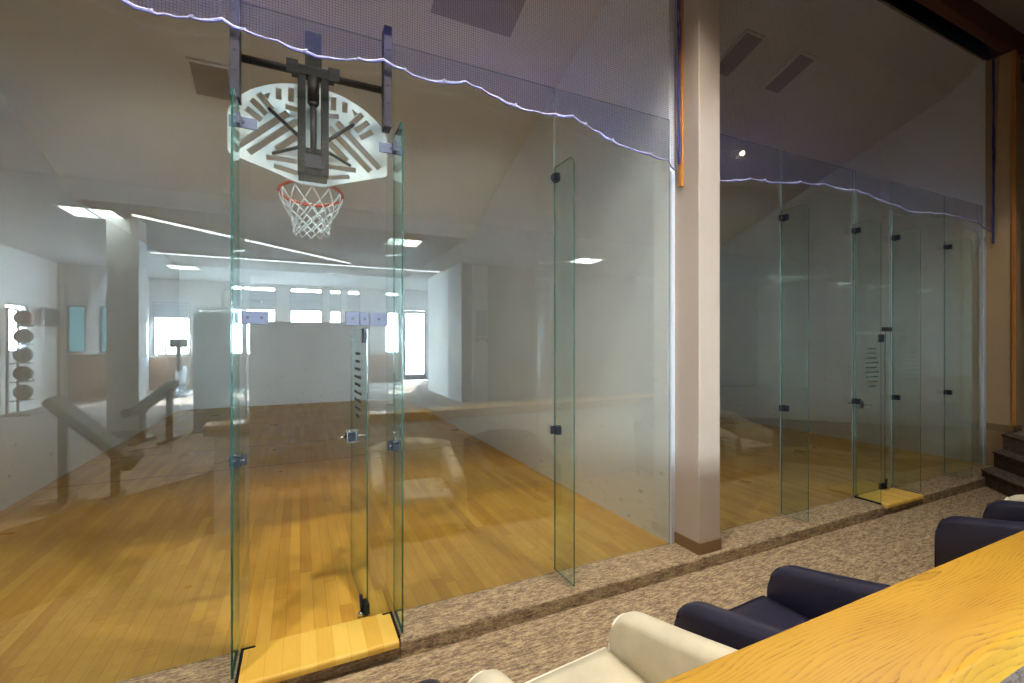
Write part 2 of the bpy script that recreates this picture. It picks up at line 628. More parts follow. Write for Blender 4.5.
def tag(o, label, cat, group=None):
    o['label'] = label
    o['category'] = cat
    if group:
        o['group'] = group
    return o


def sub(mb, name, mats, parent):
    """child of a mesh part (parents sit at identity relative to their own root)"""
    o = mb.build(name, mats)
    o.parent = parent
    o.matrix_parent_inverse = parent.matrix_parent_inverse.copy() if False else Matrix.Identity(4)
    return o


def copy_tree(o, parent=None):
    c = o.copy()
    COL.objects.link(c)
    if parent is not None:
        c.parent = parent
        c.matrix_parent_inverse = o.matrix_parent_inverse.copy()
    for ch in list(o.children):
        copy_tree(ch, c)
    return c


def struct(mb, name, mats):
    return mb.build(name, mats, None, 'structure')


# ================================================================== THE SETTING
C1L, C1R = -3.0, 3.11          # first court
C2L, C2R = 3.42, 9.52          # second court
CD = 11.9                      # court depth
GT = 3.94                      # top of the glass
ZC = -0.115                    # corridor floor
ZG = 0.53                      # gym floor
ZR = 6.5                       # corridor ceiling
YS = -0.325                    # front edge of the carpeted step

# floors of the courts
struct(MB().box(C1L, C1R, 0, CD, -0.12, 0), 'floor', M['court_floor'])
struct(MB().box(C2L, C2R, 0, CD, -0.12, 0), 'floor_court', M['court_floor'])

# carpeted landing in front of the glass, with a rounded nosing
def nosed(y0, y1, z0, z1, r=0.022, n=5):
    p = [(y1, z0), (y1, z1)]
    for i in range(n + 1):
        a = PI / 2 + (PI / 2) * i / n
        p.append((y0 + r + r * math.cos(a), z1 - r + r * math.sin(a)))
    p += [(y0, z0)]
    return p
D1 = (-0.337, 0.589)
D2 = (6.03, 6.90)
mb = MB()
for a, b in ((-4.85, D1[0] + 0.015), (D1[1] - 0.015, D2[0] + 0.015), (D2[1] - 0.015, 9.60)):
    mb.prism(nosed(YS, 0.0, ZC - 0.05, 0.0), 'x', a, b)
mb.prism(nosed(YS + 0.03, 0.0, ZC - 0.05, -0.03), 'x', -0.4, 7.0)
struct(mb, 'floor_landing', M['carpet'])
struct(MB().box(-4.85, 9.7, -2.62, YS + 0.08, ZC - 0.12, ZC), 'floor_corridor', M['carpet'])
# gym floor, with a diagonal front edge at the left
gp = [(-4.85, -10.4), (-3.87, -10.4), (-3.87, -12.45), (4.45, -12.45), (4.45, -6.4), (13.0, -6.4), (13.0, 0.0), (9.56, 0.0), (9.56, -0.27), (9.27, -0.27), (7.17, -2.37), (7.10, -2.38), (-0.80, -2.38), (-0.84, -2.38), (-3.2, 0.0), (-4.85, 0.0)]
struct(MB().prism(gp, 'z', ZC, ZG), 'floor_gym', M['gym_carpet'])

# court walls
W = 0.12
def court_ceiling(x0, x1, name):
    prof = [(0.0, 1.879 + 4.34), (0.45, 1.879 + 3.9835), (5.54, 1.879 + 2.10), (CD, 1.879 + 2.10), (CD, 6.6), (0.0, 6.6)]
    struct(MB().prism(prof, 'x', x0, x1), name, M['court_ceil'])
court_ceiling(C1L, C1R, 'ceiling_court')
court_ceiling(C2L, C2R, 'ceiling_court.001')
struct(MB().box(C1L - W, C1L, 0, CD, 0, 6.6), 'wall_left', M['court_wall'])
struct(MB().box(C1R, C2L, 0.0, CD, 0, 6.6), 'wall_middle', M['court_wall'])
struct(MB().box(C2R, C2R + W, 0.0, CD, 0, 6.6), 'wall_right', M['court_wall'])
struct(MB().box(C1L - W, C1R + 0.1, CD, CD + W, -0.1, 6.6), 'wall_front', M['court_wall'])
struct(MB().box(C2L - 0.1, C2R + W, CD, CD + W, -0.1, 6.6), 'wall_front.001', M['court_wall'])
# header above the net, beam, corridor ceiling
struct(MB().box(-4.9, 13.0, 0.0, 0.12, CZ + 4.32, ZR), 'wall_header', M['bulkhead'])
struct(MB().box(-4.9, 9.99, -0.315, -0.185, CZ + 4.30, ZR - 0.005, 0.012), 'beam', M['beam'])
struct(MB().box(-4.95, 13.05, -3.05, 0.12, ZR, ZR + 0.1), 'ceiling', M['upper_ceil'])
struct(MB().box(-4.85, C1L - W, 0, 0.12, ZC, 6.3), 'wall_left_end', M['bulkhead'])
struct(MB().box(9.82, 13.0, 0, 0.12, ZG, 6.3), 'wall_right_end', M['pilaster'])
# upper wall over the edge of the gym ceiling, and the gym shell
ZQ = 3.62
struct(MB().box(-4.85, 13.0, -3.14, -3.02, ZQ - 0.02, ZR), 'wall_upper', M['bulkhead'])
struct(MB().box(-4.85, 13.0, -12.5, -3.14, ZQ, ZQ + 0.1), 'ceiling_gym', M['gym_ceil'])
def wall_x(name, y0, y1, x0, x1, z0, z1, holes, mat):
    """wall running along x with rectangular openings (xa, xb, za, zb)"""
    mb = MB()
    xs = x0
    for xa, xb, za, zb in sorted(holes):
        if xa > xs:
            mb.box(xs, xa, y0, y1, z0, z1)
        if za > z0:
            mb.box(xa, xb, y0, y1, z0, za)
        if zb < z1:
            mb.box(xa, xb, y0, y1, zb, z1)
        xs = xb
    if xs < x1:
        mb.box(xs, x1, y0, y1, z0, z1)
    return struct(mb, name, mat)


WIN_BACK = [(-3.68, -2.82, 1.50, 2.98), (-1.86, -0.66, 1.50, 3.54), (-0.28, 0.64, 1.50, 3.54), (0.86, 1.20, 1.50, 3.54), (1.40, 1.78, 1.50, 3.54)]
YW = -12.3
EXIT = (3.12, 4.06, ZG, 3.0)
wall_x('wall_back', YW - 0.12, YW, -3.75, 4.3, ZG, ZQ, WIN_BACK + [EXIT], M['gym_wall'])
WIN_BAY = [(-4.77, -4.42, 1.62, 2.70), (-4.20, -3.93, 1.62, 2.70)]
wall_x('wall_back_bay', -10.4, -10.28, -4.85, -3.75, ZG, ZQ, WIN_BAY, M['gym_wall'])
struct(MB().box(-3.87, -3.75, YW - 0.12, -10.4, ZG, ZQ), 'wall_bay_side', M['gym_wall'])
struct(MB().box(4.3, 4.42, YW - 0.12, -9.15, ZG, ZQ), 'wall_alcove_side', M['gym_wall'])
struct(MB().box(3.22, 4.42, -9.15, -7.3, ZG, ZQ), 'wall_recess_end', M['gym_wall'])  # white paint stands for sunlight on the far part of this wall
struct(MB().box(3.22, 3.46, -7.3, -6.3, ZG, ZQ), 'wall_recess', M['gym_grey'])
struct(MB().box(3.46, 13.0, -6.42, -6.3, ZG, ZQ), 'wall_gym', M['gym_grey'])
struct(MB().box(3.46, 3.80, -6.3, -6.2, ZG, ZQ - 0.05), 'wall_pier', M['ledge_white'])
struct(MB().box(12.95, 13.07, -6.3, 0.0, ZC, ZR), 'wall_far_right', M['column'])
mb = MB()
HL = (-8.95, -8.2, 1.68, 2.60)
mb.box(-4.97, -4.85, -10.4, HL[0], ZC, ZR)
mb.box(-4.97, -4.85, HL[1], -5.9, ZC, ZR).box(-4.97, -4.85, -4.5, 0.12, ZC, ZR)
mb.box(-4.97, -4.85, -5.9, -4.5, ZC, 1.5).box(-4.97, -4.85, -5.9, -4.5, 3.0, ZR)
mb.box(-4.97, -4.85, HL[0], HL[1], ZC, HL[2])
mb.box(-4.97, -4.85, HL[0], HL[1], HL[3], ZR)
struct(mb, 'wall_left_gym', M['gym_wall'])
struct(MB().box(-4.85, -4.79, -10.28, -10.1, ZG, ZQ), 'trim_1', M['column'])
# brown wainscot under the bay windows
struct(MB().box(-4.72, -3.75, -10.28, -10.262, ZG, 1.58), 'trim_2', M['wood_under'])
struct(MB().box(-3.75, 3.05, YW, YW + 0.02, ZG, 1.44), 'trim_3', M['wood_under'])
# the gym's square column
struct(MB().box(-2.42, -2.06, -5.2, -4.84, ZG, ZQ, 0.01), 'column', M['gym_wall'])
struct(MB().box(-2.435, -2.045, -5.215, -4.825, ZG, ZG + 0.1, 0.005), 'baseboard_column', M['base_brown'])

# ground outside
struct(MB().box(-30, 30, -40, -12.45, 0.2, 0.45), 'ground', M['outside'])
struct(MB().box(-30, -5.2, -12.45, 10, 0.2, 0.4), 'ground_side', M['outside'])
struct(MB().box(-5.2, -3.9, -12.45, -10.45, 0.2, 0.4), 'ground_path', M['outside'])

# windows of the gym
wn = 1
def window_x(x0, x1, z0, z1, y, blind=None, gl='pane'):
    global wn
    f = 0.035
    mb = MB()
    mb.box(x0, x1, y - 0.04, y + 0.04, z0, z0 + f)
    mb.box(x0, x1, y - 0.04, y + 0.04, z1 - f, z1)
    mb.box(x0, x0 + f, y - 0.04, y + 0.04, z0 + f, z1 - f)
    mb.box(x1 - f, x1, y - 0.04, y + 0.04, z0 + f, z1 - f)
    o = struct(mb, 'window_%d' % wn, M['win_frame'])
    wn += 1
    sub(MB().pane(x0 + f, x1 - f, y - 0.006, y + 0.006, z0 + f, z1 - f), 'pane', [M[gl], M[gl]], o)
    if blind:
        za, zb = blind
        b = MB()
        b.box(x0 + f, x1 - f, y + 0.045, y + 0.049, za, zb)
        b.tube([(x0 + f, y + 0.05, za), (x1 - f, y + 0.05, za)], 0.012, 8)
        sub(b, 'blind', M['blind'], o)
    return o
for i, (a, b, c, d) in enumerate(WIN_BACK):
    window_x(a, b, c, d, YW - 0.06, (2.84 if i else 2.54, 3.42 if i else 2.94))
for a, b, c, d in WIN_BAY:
    window_x(a, b, c, d, -10.34, None, 'film')
mb = MB()
f = 0.035
for y0, y1, z0, z1, gl in ((*HL, 'pane'), (-5.9, -4.5, 1.5, 3.0, 'added_pane')):  # second one is an unseen window added to light the near gym
    mb = MB()
    mb.box(-4.95, -4.87, y0, y1, z0, z0 + f).box(-4.95, -4.87, y0, y1, z1 - f, z1)
    mb.box(-4.95, -4.87, y0, y0 + f, z0 + f, z1 - f).box(-4.95, -4.87, y1 - f, y1, z0 + f, z1 - f)
    o = struct(mb, 'window_%d' % wn, M['win_frame'])
    wn += 1
    sub(MB().pane(-4.916, -4.904, y0 + f, y1 - f, z0 + f, z1 - f), 'pane', [M[gl], M[gl]], o)
    if gl == 'added_pane':
        sub(MB().box(-4.868, -4.864, y0 + 0.004, y1 - 0.004, z0 + 0.01, z1 - 0.004), 'blind', M['blind'], o)  # blind over the added window, there to soften its light

# exit door with a full glass leaf
mb = MB()
xa, xb, za, zb = EXIT
mb.box(xa, xa + 0.05, YW - 0.13, YW + 0.03, za, zb).box(xb - 0.05, xb, YW - 0.13, YW + 0.03, za, zb).box(xa + 0.05, xb - 0.05, YW - 0.13, YW + 0.03, zb - 0.05, zb)
o = struct(mb, 'door_3', M['win_frame'])
mb = MB()
s = 0.09
mb.box(xa + 0.06, xa + 0.06 + s, YW - 0.08, YW - 0.04, za + 0.02, zb - 0.06).box(xb - 0.06 - s, xb - 0.06, YW - 0.08, YW - 0.04, za + 0.02, zb - 0.06)
mb.box(xa + 0.06 + s, xb - 0.06 - s, YW - 0.08, YW - 0.04, za + 0.02, za + 0.22).box(xa + 0.06 + s, xb - 0.06 - s, YW - 0.08, YW - 0.04, zb - 0.16, zb - 0.06)
sub(mb, 'door_leaf', M['win_frame'], o)
sub(MB().pane(xa + 0.06 + s, xb - 0.06 - s, YW - 0.066, YW - 0.054, za + 0.22, zb - 0.16), 'pane', [M['pane'], M['pane']], o)
sub(MB().tube([(xa + 0.1, YW - 0.04, 1.45), (xa + 0.1, YW + 0.01, 1.45), (xb - 0.1, YW + 0.01, 1.45), (xb - 0.1, YW - 0.04, 1.45)], 0.014, 8), 'push_bar', M['chrome'], o)

# ------------------------------------------------------------------ columns by the glass
def shaft(x0, x1, y0, y1, z0, z1, name, mat):
    struct(MB().box(x0, x1, y0, y1, z0, z1, 0.008), name, mat)
shaft(3.178, 3.44, -0.29, 0.0, 0.0, CZ + 4.30, 'column_middle', M['column'])
bt = 0.105
struct(MB().box(3.168, 3.45, -0.30, 0.0, 0.0, bt, 0.004), 'baseboard_middle', M['base_brown'])
shaft(9.53, 9.82, -0.29, 0.0, 0.0, CZ + 4.30, 'column_right', M['pilaster'])
struct(MB().box(9.52, 9.83, -0.30, 0.0, ZG, ZG + bt, 0.004), 'baseboard_right', M['base_brown'])
# pale metal channel that takes the end of each glass wall
def channel(x0, x1, name):
    mb = MB()
    mb.box(x0, x1, -0.012, 0.03, 0.0, GT - 0.48, 0.003)
    mb.box(x0, x0 + 0.012, -0.03, -0.012, 0.0, GT - 0.48)
    struct(mb, name, M['white_metal'])
channel(3.112, 3.177, 'trim_4')
channel(9.40, 9.52, 'trim_5')
# wood battens that hold the edge of each net
struct(MB().box(3.155, 3.178, -0.115, -0.07, on_y(681, 187, -0.09).z, 6.17, 0.003), 'trim_6', M['orange_wood'])
struct(MB().box(9.495, 9.53, -0.335, -0.29, ZG + 0.11, CZ + 4.28, 0.004), 'trim_7', M['orange_wood'])

# ------------------------------------------------------------------ half wall with its oak cap
struct(MB().box(-0.80, 6.46, -2.385, -2.315, ZC, 0.902, 0.006), 'wall_half', M['gym_wall'])
b = bmesh.new()
mb = MB()
def cap_profile():
    y0, y1, z0, z1 = -2.615, -2.309, 0.905, 1.017
    r, p = 0.016, []
    for (cx, cz, a0) in ((y1 - r * .5, z1 - r * .5, 0), (y0 + r, z1 - r, 90), (y0 + r * .5, z0 + r * .5, 180), (y1 - r * .5, z0 + r * .5, 270)):
        rr = r if a0 == 90 else r * .5
        for k in range(6):
            a = math.radians(a0 + 18 * k)
            p.append((cx + rr * math.cos(a), cz + rr * math.sin(a)))
    return p
cp = cap_profile()
mb.loft([[(x, y, z) for y, z in cp] for x in (-0.89, 6.50)])
cap_o = tag(mb.build('ledge_cap', M['oak']), 'wide golden oak ledge capping the low wall behind the armchairs', 'ledge')

# ------------------------------------------------------------------ stairs at the right end
mb = MB()
rise = (ZG - ZC) / 3
YL = -0.27
dY = YL + 2.37
SX = (8.62, 8.98, 9.27)
for k in range(2):
    X, X2 = SX[k], SX[k + 1] + 0.02
    z1 = ZC + rise * (k + 1)
    # tread outline in plan: the nosing runs at 45 degrees from the glass towards the half wall
    poly = [(X, YL), (X - dY, -2.37), (X2 - dY, -2.37), (X2, YL)]
    mb.prism(poly, 'z', ZC, z1 - 0.035)
    o_ = 0.02
    mb.prism([(X - o_, YL + o_ * 0.4), (X - dY - o_, -2.37), (X2 - dY, -2.37), (X2, YL + o_ * 0.4)], 'z', z1 - 0.035, z1, 0, 0.008)
X = SX[2]
mb.prism([(X - 0.02, YL + 0.008), (X - dY - 0.02, -2.37), (X + 0.25 - dY, -2.37), (X + 0.25, YL + 0.008)], 'z', ZG - 0.035, ZG + 0.004, 0, 0.008)
struct(mb, 'floor_stairs', M['stair_carpet'])

# ================================================================== GLASS WALLS
TH = 0.012
G = [M['glass'], M['edge_lit']]
FX1 = [D1[0], D1[1], 1.875]
FX2 = [4.70, D2[0], D2[1], 8.24]
gap = 0.003
def panel(x0, x1, z0, z1):
    global wn
    o = struct(MB().pane(x0 + gap, x1 - gap, -TH, 0.0, z0, z1), 'window_%d' % wn, G)
    wn += 1
    return o
DZ = 2.0
for x0, x1 in ((-3.0, D1[0]), (D1[1], 1.875), (1.875, 3.112), (3.44, 4.70), (4.70, D2[0]), (D2[1], 8.24), (8.24, 9.40)):
    panel(x0, x1, -0.012, GT)
SL = (0.06, 0.165)
RS = 0.045
for a, b in (D1, D2):
    panel(a, a + SL[0], -0.012, GT)                # narrow full-height strips beside the door
    panel(b - RS, b, -0.012, GT)
    panel(a + SL[0], b - RS, DZ + 0.004, GT)       # transom over the door
    panel(b - SL[1], b - RS, -0.012, DZ)           # low sidelite on the hinge side

# fins that stiffen the glass wall on the corridor side
def fin(x, label, style, sd=1):
    root = empty('glass_fin', label, 'glass fin', (x, -TH, 0), 'glass fins bracing the court fronts')
    dep, top, ch = 0.285, 3.29, 0.05
    b = bmesh.new()
    h = 0.006
    pr = [(0, 0.030), (-dep, 0.030), (-dep, top - ch), (-dep + ch * 0.8, top), (0, top)]
    lo = [b.verts.new((-h, y - 0.001, z)) for y, z in pr]
    hi = [b.verts.new((h, y - 0.001, z)) for y, z in pr]
    fs = [b.faces.new(lo), b.faces.new(hi[::-1])]
    ed = []
    for i in range(5):
        ed.append(b.faces.new((lo[i], hi[i], hi[(i + 1) % 5], lo[(i + 1) % 5])))
    bmesh.ops.recalc_face_normals(b, faces=b.faces)
    for q in ed:
        q.material_index = 1
    mb = MB()
    me = bpy.data.meshes.new('t')
    b.to_mesh(me)
    b.free()
    mb.bm.from_mesh(me)
    bpy.data.meshes.remove(me)
    o = mb.build('fin_pane', [M['fin_glass'], M['edge']])
    o.parent = root
    for zc in (3.205, 1.165):
        mb = MB()
        if style == 'door' and zc > 3:
            mb.box(min(-0.05 * sd, 0.10 * sd), max(-0.05 * sd, 0.10 * sd), -0.012, -0.002, zc - 0.034, zc + 0.034, 0.002)
            mb.box(-0.016, 0.016, -0.075, -0.012, zc - 0.034, zc + 0.034, 0.002)
            o = mb.build('clamp_plate', M['patch'])
        elif style == 'round' and zc > 3:
            mb.disc((0, -0.012, zc), 0.042, 0.012, 'y', 20)
            mb.box(-0.014, 0.014, -0.06, -0.012, zc - 0.028, zc + 0.028, 0.003)
            o = mb.build('clamp', M['black'])
            o2 = MB().disc((0, -0.0195, zc), 0.015, 0.006, 'y', 14).build('bolt', M['chrome'])
            o2.parent = o
            o.parent = root
            continue
        else:
            mb.box(-0.045, -0.010, -0.024, -0.002, zc - 0.032, zc + 0.032, 0.003)
            mb.box(0.010, 0.045, -0.024, -0.002, zc - 0.032, zc + 0.032, 0.003)
            mb.box(-0.020, 0.020, -0.075, -0.024, zc - 0.032, zc + 0.032, 0.003)
            o = mb.build('clamp', M['black'])
        o.parent = root
        for sx in (-0.027, 0.027):
            b2 = MB().disc((sx, -0.026 if 'plate' not in o.name else -0.014, zc), 0.007, 0.004, 'y', 12).build('bolt', M['chrome'])
            b2.parent = o
    return root
fin(FX1[0], 'glass fin on the left of the open court door, beside the wood threshold', 'door')
fin(FX1[1], 'glass fin on the right of the open court door, above the carpeted step', 'door', -1)
fin(FX1[2], 'glass fin with round clamp standing alone between open door and thick column', 'round')
fin(FX2[0], 'glass fin just right of the thick column, in front of the dim court', 'plain')
fin(FX2[1], 'glass fin on the left of the closed door of the dim court', 'plain')
fin(FX2[2], 'glass fin on the right of the closed door of the dim court', 'plain')
fin(FX2[3], 'glass fin nearest the stairs, in front of the dim court', 'plain')


# doors ------------------------------------------------------------------
def rules(parent, xm, z0, mat, width=0.27, y=-TH - 0.0025):
    """several short printed lines, centred one above the other, too small to read"""
    random.seed(3)
    mb = MB()
    z = z0
    for k, w in enumerate((0.55, 0.62, 0.9, 0.95, 0.9, 1.0, 0.92, 0.8, 0.5)):
        x = xm - width * w / 2
        while x < xm + width * w / 2:
            d = random.uniform(0.012, 0.04)
            mb.box(x, x + d, y - 0.0005, y + 0.0005, z, z + 0.016 + random.uniform(0, 0.006))
            x += d + 0.006
        z -= 0.058
    o = mb.build('printed_rules', mat)
    o.parent = parent
    return o


def make_door(name, x_hinge, w, angle, label):
    """leaf hung at x_hinge, reaching w towards -x, swung into the court by angle"""
    # everything is built in hinge-centred coordinates
    o = MB().pane(-w + 0.004, -0.004, -TH, 0.0, 0.02, DZ - 0.035).build(name, [M['glass'], M['edge']])
    o['kind'] = 'structure'
    o['label'] = label
    o.location = (x_hinge, 0, 0)
    o.rotation_euler = (0, 0, -angle)
    def part(mb, nm, mt, par=None):
        q = mb.build(nm, mt)
        q.parent = par or o
        return q
    yc_ = -TH / 2
    lock = part(MB().box(-w + 0.005, -w + 0.085, yc_ - 0.046, yc_ + 0.046, 1.07, 1.165, 0.004), 'lock_case', M['chrome'])
    part(MB().box(-w + 0.082, -w + 0.089, yc_ - 0.036, yc_ + 0.036, 1.08, 1.155, 0.002), 'lock_face', M['black'], lock)
    part(MB().box(-w + 0.02, -w + 0.07, yc_ - 0.049, yc_ + 0.049, 1.085, 1.15, 0.002), 'lock_side', M['black'], lock)
    for sgn in (-1, 1):
        mb = MB().tube([(-w + 0.05, yc_ + sgn * 0.045, 1.118), (-w + 0.05, yc_ + sgn * 0.105, 1.118)], 0.009, 10)
        mb.tube([(-w + 0.05, yc_ + sgn * 0.100, 1.118), (-w + 0.115, yc_ + sgn * 0.106, 1.114)], 0.008, 10)
        part(mb, 'lever_handle', M['chrome'], lock)
    # pivot shoes, top and bottom
    mb = MB().box(-0.11, -0.02, -TH - 0.014, 0.014, 0.015, 0.085, 0.004)
    mb.tube([(-0.045, -TH - 0.022, 0.02), (-0.045, -TH - 0.03, 0.15)], 0.011, 8)
    sh = part(mb, 'bottom_pivot', M['black'])
    part(MB().sphere((-0.03, -TH - 0.035, 0.026), 0.02), 'pivot_cap', M['chrome'], sh)
    part(MB().box(-0.13, -0.055, -TH - 0.01, 0.01, DZ - 0.13, DZ - 0.03, 0.003), 'top_pivot', M['black'])
    rules(o, -w * 0.5, 1.78, M['print'])
    return o
make_door('door_1', D1[1] - SL[1] - 0.004, 0.70, math.radians(87), 'frameless glass court door standing open into the lit court')
make_door('door_2', D2[1] - SL[1], 0.645, 0.0, 'frameless glass door closed on the dim court')

# plates between transom, sidelite and door head, with their screws
def patch_plate(x0, x1, z0, z1, label, n, mat, split=()):
    root = empty('patch_fitting', label, 'glass fitting', ((x0 + x1) / 2, -TH, z0), 'patch fittings over the court doors')
    cuts = [x0] + list(split) + [x1]
    for a, b in zip(cuts[:-1], cuts[1:]):
        cx = (x0 + x1) / 2
        pl = MB().box(a - cx + 0.002, b - cx - 0.002, -0.013, -0.001, 0, z1 - z0, 0.002).build('plate', mat)
        pl.parent = root
        for s in range(n):
            xx = a - cx + (b - a) * (s + 0.5) / n
            q = MB().disc((xx, -0.015, (z1 - z0) / 2), 0.009, 0.005, 'y', 12).build('screw', M['steel2'])
            q.parent = pl
    return root
pa = on_y(242, 328, 0).x
patch_plate(-0.325, -0.175, 1.985, 2.065, 'satin plate with two screws at top left of the open door', 2, M['patch'])
patch_plate(0.27, 0.545, 1.985, 2.075, 'row of three satin plates at the top right of the open door', 1, M['patch'], (0.36, 0.425))
patch_plate(6.64, 6.86, 2.005, 2.06, 'dark plates over the hinge side of the closed door', 1, M['black'], (6.75,))

# small dark shoes that hold the fins to the floor at the open door
# wooden thresholds
def threshold(x0, x1, label):
    mb = MB()
    r = 0.02
    p = [(0.0, -0.028), (0.0, 0.013)]
    for i in range(6):
        a = PI / 2 + PI / 2 * i / 5
        p.append((YS - 0.018 + r + r * math.cos(a), 0.013 - r + r * math.sin(a)))
    p.append((YS - 0.018, -0.028))
    mb.prism(p, 'x', x0, x1)
    root = empty('wood_threshold', label, 'threshold', ((x0 + x1) / 2, 0, -0.028))
    o = mb.build('board', M['threshold'], root)
    for xs in (x0, x1):
        mb = MB()
        if xs == x0:
            mb.box(x0 - 0.016, x0 - 0.002, YS + 0.03, -0.02, 0.0, 0.018, 0.003)
            mb.box(x0 - 0.016, x0 + 0.06, -0.026, -0.014, 0.004, 0.02, 0.003)
        else:
            mb.box(x1 + 0.002, x1 + 0.016, YS + 0.03, -0.02, 0.0, 0.018, 0.003)
            mb.box(x1 - 0.05, x1 + 0.016, -0.026, -0.014, 0.004, 0.02, 0.003)
        mb.build('metal_shoe', M['steel'], root)
    return root
threshold(D1[0] + 0.03, D1[1] - 0.03, 'golden maple threshold set into the carpeted step under the open door')
threshold(D2[0] + 0.03, D2[1] - 0.03, 'pale maple threshold set into the carpeted step under the closed door')

# ================================================================== NETS
def net(pts_px, y, xl, xr, label, ztop, extra_left=None, edge_x=None, edge_z=None, pc=M['rope']):
    root = empty('safety_net', label, 'net', ((xl + xr) / 2, y, 3.5))
    P = [on_y(u, v, y) for u, v in pts_px]
    if extra_left:
        P = [Vector(p) for p in extra_left] + P
    # resample with a little sag between the ties
    Q = []
    for a, b in zip(P[:-1], P[1:]):
        n = max(2, int((b - a).length / 0.05))
        for i in range(n):
            t = i / n
            q = a.lerp(b, t)
            q.z -= 0.012 * math.sin(PI * t)
            q.y += 0.008 * math.sin(q.x * 9.0)
            Q.append(q)
    Q.append(P[-1])
    b = bmesh.new()
    NZ = 6
    prev = None
    for q in Q:
        c = []
        for k in range(NZ + 1):
            t = k / NZ
            c.append(b.verts.new((q.x, q.y + (-0.15 - y) * t, q.z + (ztop - q.z) * t)))
        if prev:
            for k in range(NZ):
                b.faces.new((prev[k], c[k], c[k + 1], prev[k + 1]))
        prev = c
    mb = MB()
    me = bpy.data.meshes.new('t')
    b.to_mesh(me)
    b.free()
    mb.bm.from_mesh(me)
    bpy.data.meshes.remove(me)
    mb.build('net_mesh', M['netting'], root)
    rp = MB().tube(Q, 0.008, 6).build('border_rope', pc, root)
    mb = MB().tube([q + Vector((0, -0.004, -0.007 + 0.007 * math.sin(i * 0.8))) for i, q in enumerate(Q)], 0.0045, 5)
    mb.build('border_cord', M['rope_blue'], root)
    # cord ties
    for p in P[1:-1:2]:
        MB().tube([p + Vector((-0.012, 0, -0.012)), p + Vector((0.0, -0.012, 0)), p + Vector((0.012, 0, 0.012))], 0.006, 6).build('rope_tie', M['rope'], root)
    # gathered edge next to the batten
    if edge_x is not None:
        mb = MB()
        for j, (dx, rr, ph) in enumerate(((0.0, 0.008, 0), (-0.012, 0.006, 1.7), (-0.004, 0.006, 3.9))):
            path = []
            z = edge_z
            while z < ztop:
                path.append((edge_x + dx + 0.007 * math.sin(z * 11 + ph), y - 0.014 - 0.008 * math.sin(z * 7 + ph), z))
                z += 0.06
            mb.tube(path, rr, 6)
        mb.build('gathered_edge', M['rope_blue'], root)
    return root
R1 = [(122, 0), (150, 11), (165, 14), (190, 17), (222, 18), (243, 30), (278, 42), (305, 51), (328, 57), (358, 59), (383, 60), (404, 70), (422, 78), (444, 80.5), (465, 81.5), (480, 89), (498, 98), (515, 105), (535, 111), (555, 114.5), (572, 116), (585, 124), (600, 132), (612, 140), (625, 147), (650, 154), (668, 160), (675, 170)]
net(R1, -0.085, -3.0, 3.15, 'dark safety net with wavy rope hem over the basketball court', 6.19, [(-3.0, -0.085, 4.35), (-2.75, -0.085, 4.25)], 3.14, 3.50)
R2 = [(716, 180), (735, 180), (750, 178.5), (765, 180), (778, 182.5), (800, 182), (823.5, 184), (840, 188), (855, 190), (868, 194), (882, 200), (898, 206), (913.5, 212), (930, 212.5), (943.6, 213.5), (960, 217), (977, 222), (988, 229), (997, 236)]
net(R2, -0.085, 3.45, 9.50, 'dark blue safety net with wavy rope hem over the dim court', 6.19, None, 9.50, 3.36)

# ================================================================== BASKETBALL GOAL
BY = 0.235           # back face of the board
BX = 0.08
BZ = CZ + 1.082
root = empty('basketball_goal', 'white fan shaped basketball goal on steel frame hung over glass', 'basketball hoop', (BX, BY, BZ))
def slot(x0, z0, x1, z1, w):
    d = Vector((x1 - x0, z1 - z0))
    n_ = Vector((-d.y, d.x)).normalized() * (w / 2)
    return [(x0 + n_.x, z0 + n_.y), (x1 + n_.x, z1 + n_.y), (x1 - n_.x, z1 - n_.y), (x0 - n_.x, z0 - n_.y)]
def board_outline():
    hw = 0.505
    p = [(0.07, 0.0), (0.30, 0.075), (hw - 0.035, 0.128), (hw - 0.008, 0.142), (hw, 0.168), (hw, 0.395), (hw - 0.006, 0.425)]
    # arc from the shoulder to the crown
    for i in range(1, 17):
        a = i / 16.0
        th = math.radians(16 + 74 * a)
        x = math.cos(th) / math.cos(math.radians(16)) * (hw - 0.006)
        z = 0.425 + (math.sin(th) - math.sin(math.radians(16))) / (1 - math.sin(math.radians(16))) * 0.262
        p.append((x, z))
    left = [(-x, z) for x, z in p[::-1] if x > 1e-4]
    return p + left
holes = []
for s in (-1, 1):
    H = []
    H.append(slot(0.155, 0.470, 0.450, 0.190, 0.044))
    H.append(slot(0.105, 0.420, 0.385, 0.160, 0.044))
    H.append(slot(0.090, 0.330, 0.225, 0.210, 0.044))
    H.append(slot(0.100, 0.150, 0.285, 0.150, 0.036))
    H.append(slot(0.095, 0.070, 0.240, 0.098, 0.032))
    H.append(slot(0.070, 0.500, 0.170, 0.512, 0.034))
    for ang, r0, r1 in ((58, 0.475, 0.565), (46.5, 0.455, 0.590), (39.5, 0.455, 0.590), (32.0, 0.455, 0.575)):
        a = math.radians(ang)
        cx, cz = -0.02, 0.165
        sx, sz = 0.86, 0.93
        H.append(slot(cx + r0 * math.cos(a) * sx, cz + r0 * math.sin(a) * sz, cx + r1 * math.cos(a) * sx, cz + r1 * math.sin(a) * sz, 0.038))
    H.pop(6)
    H.append([(0.258, 0.585), (0.300, 0.562), (0.272, 0.535)])
    for x in (0.135, 0.210):
        H.append(slot(x, 0.550, x, 0.645 if x < 0.15 else 0.625, 0.036))
    holes += [[(s * x, z) for x, z in h] for h in H]
cu = bpy.data.curves.new('tmp_board', 'CURVE')
cu.dimensions = '2D'
cu.fill_mode = 'BOTH'
cu.extrude = 0.014
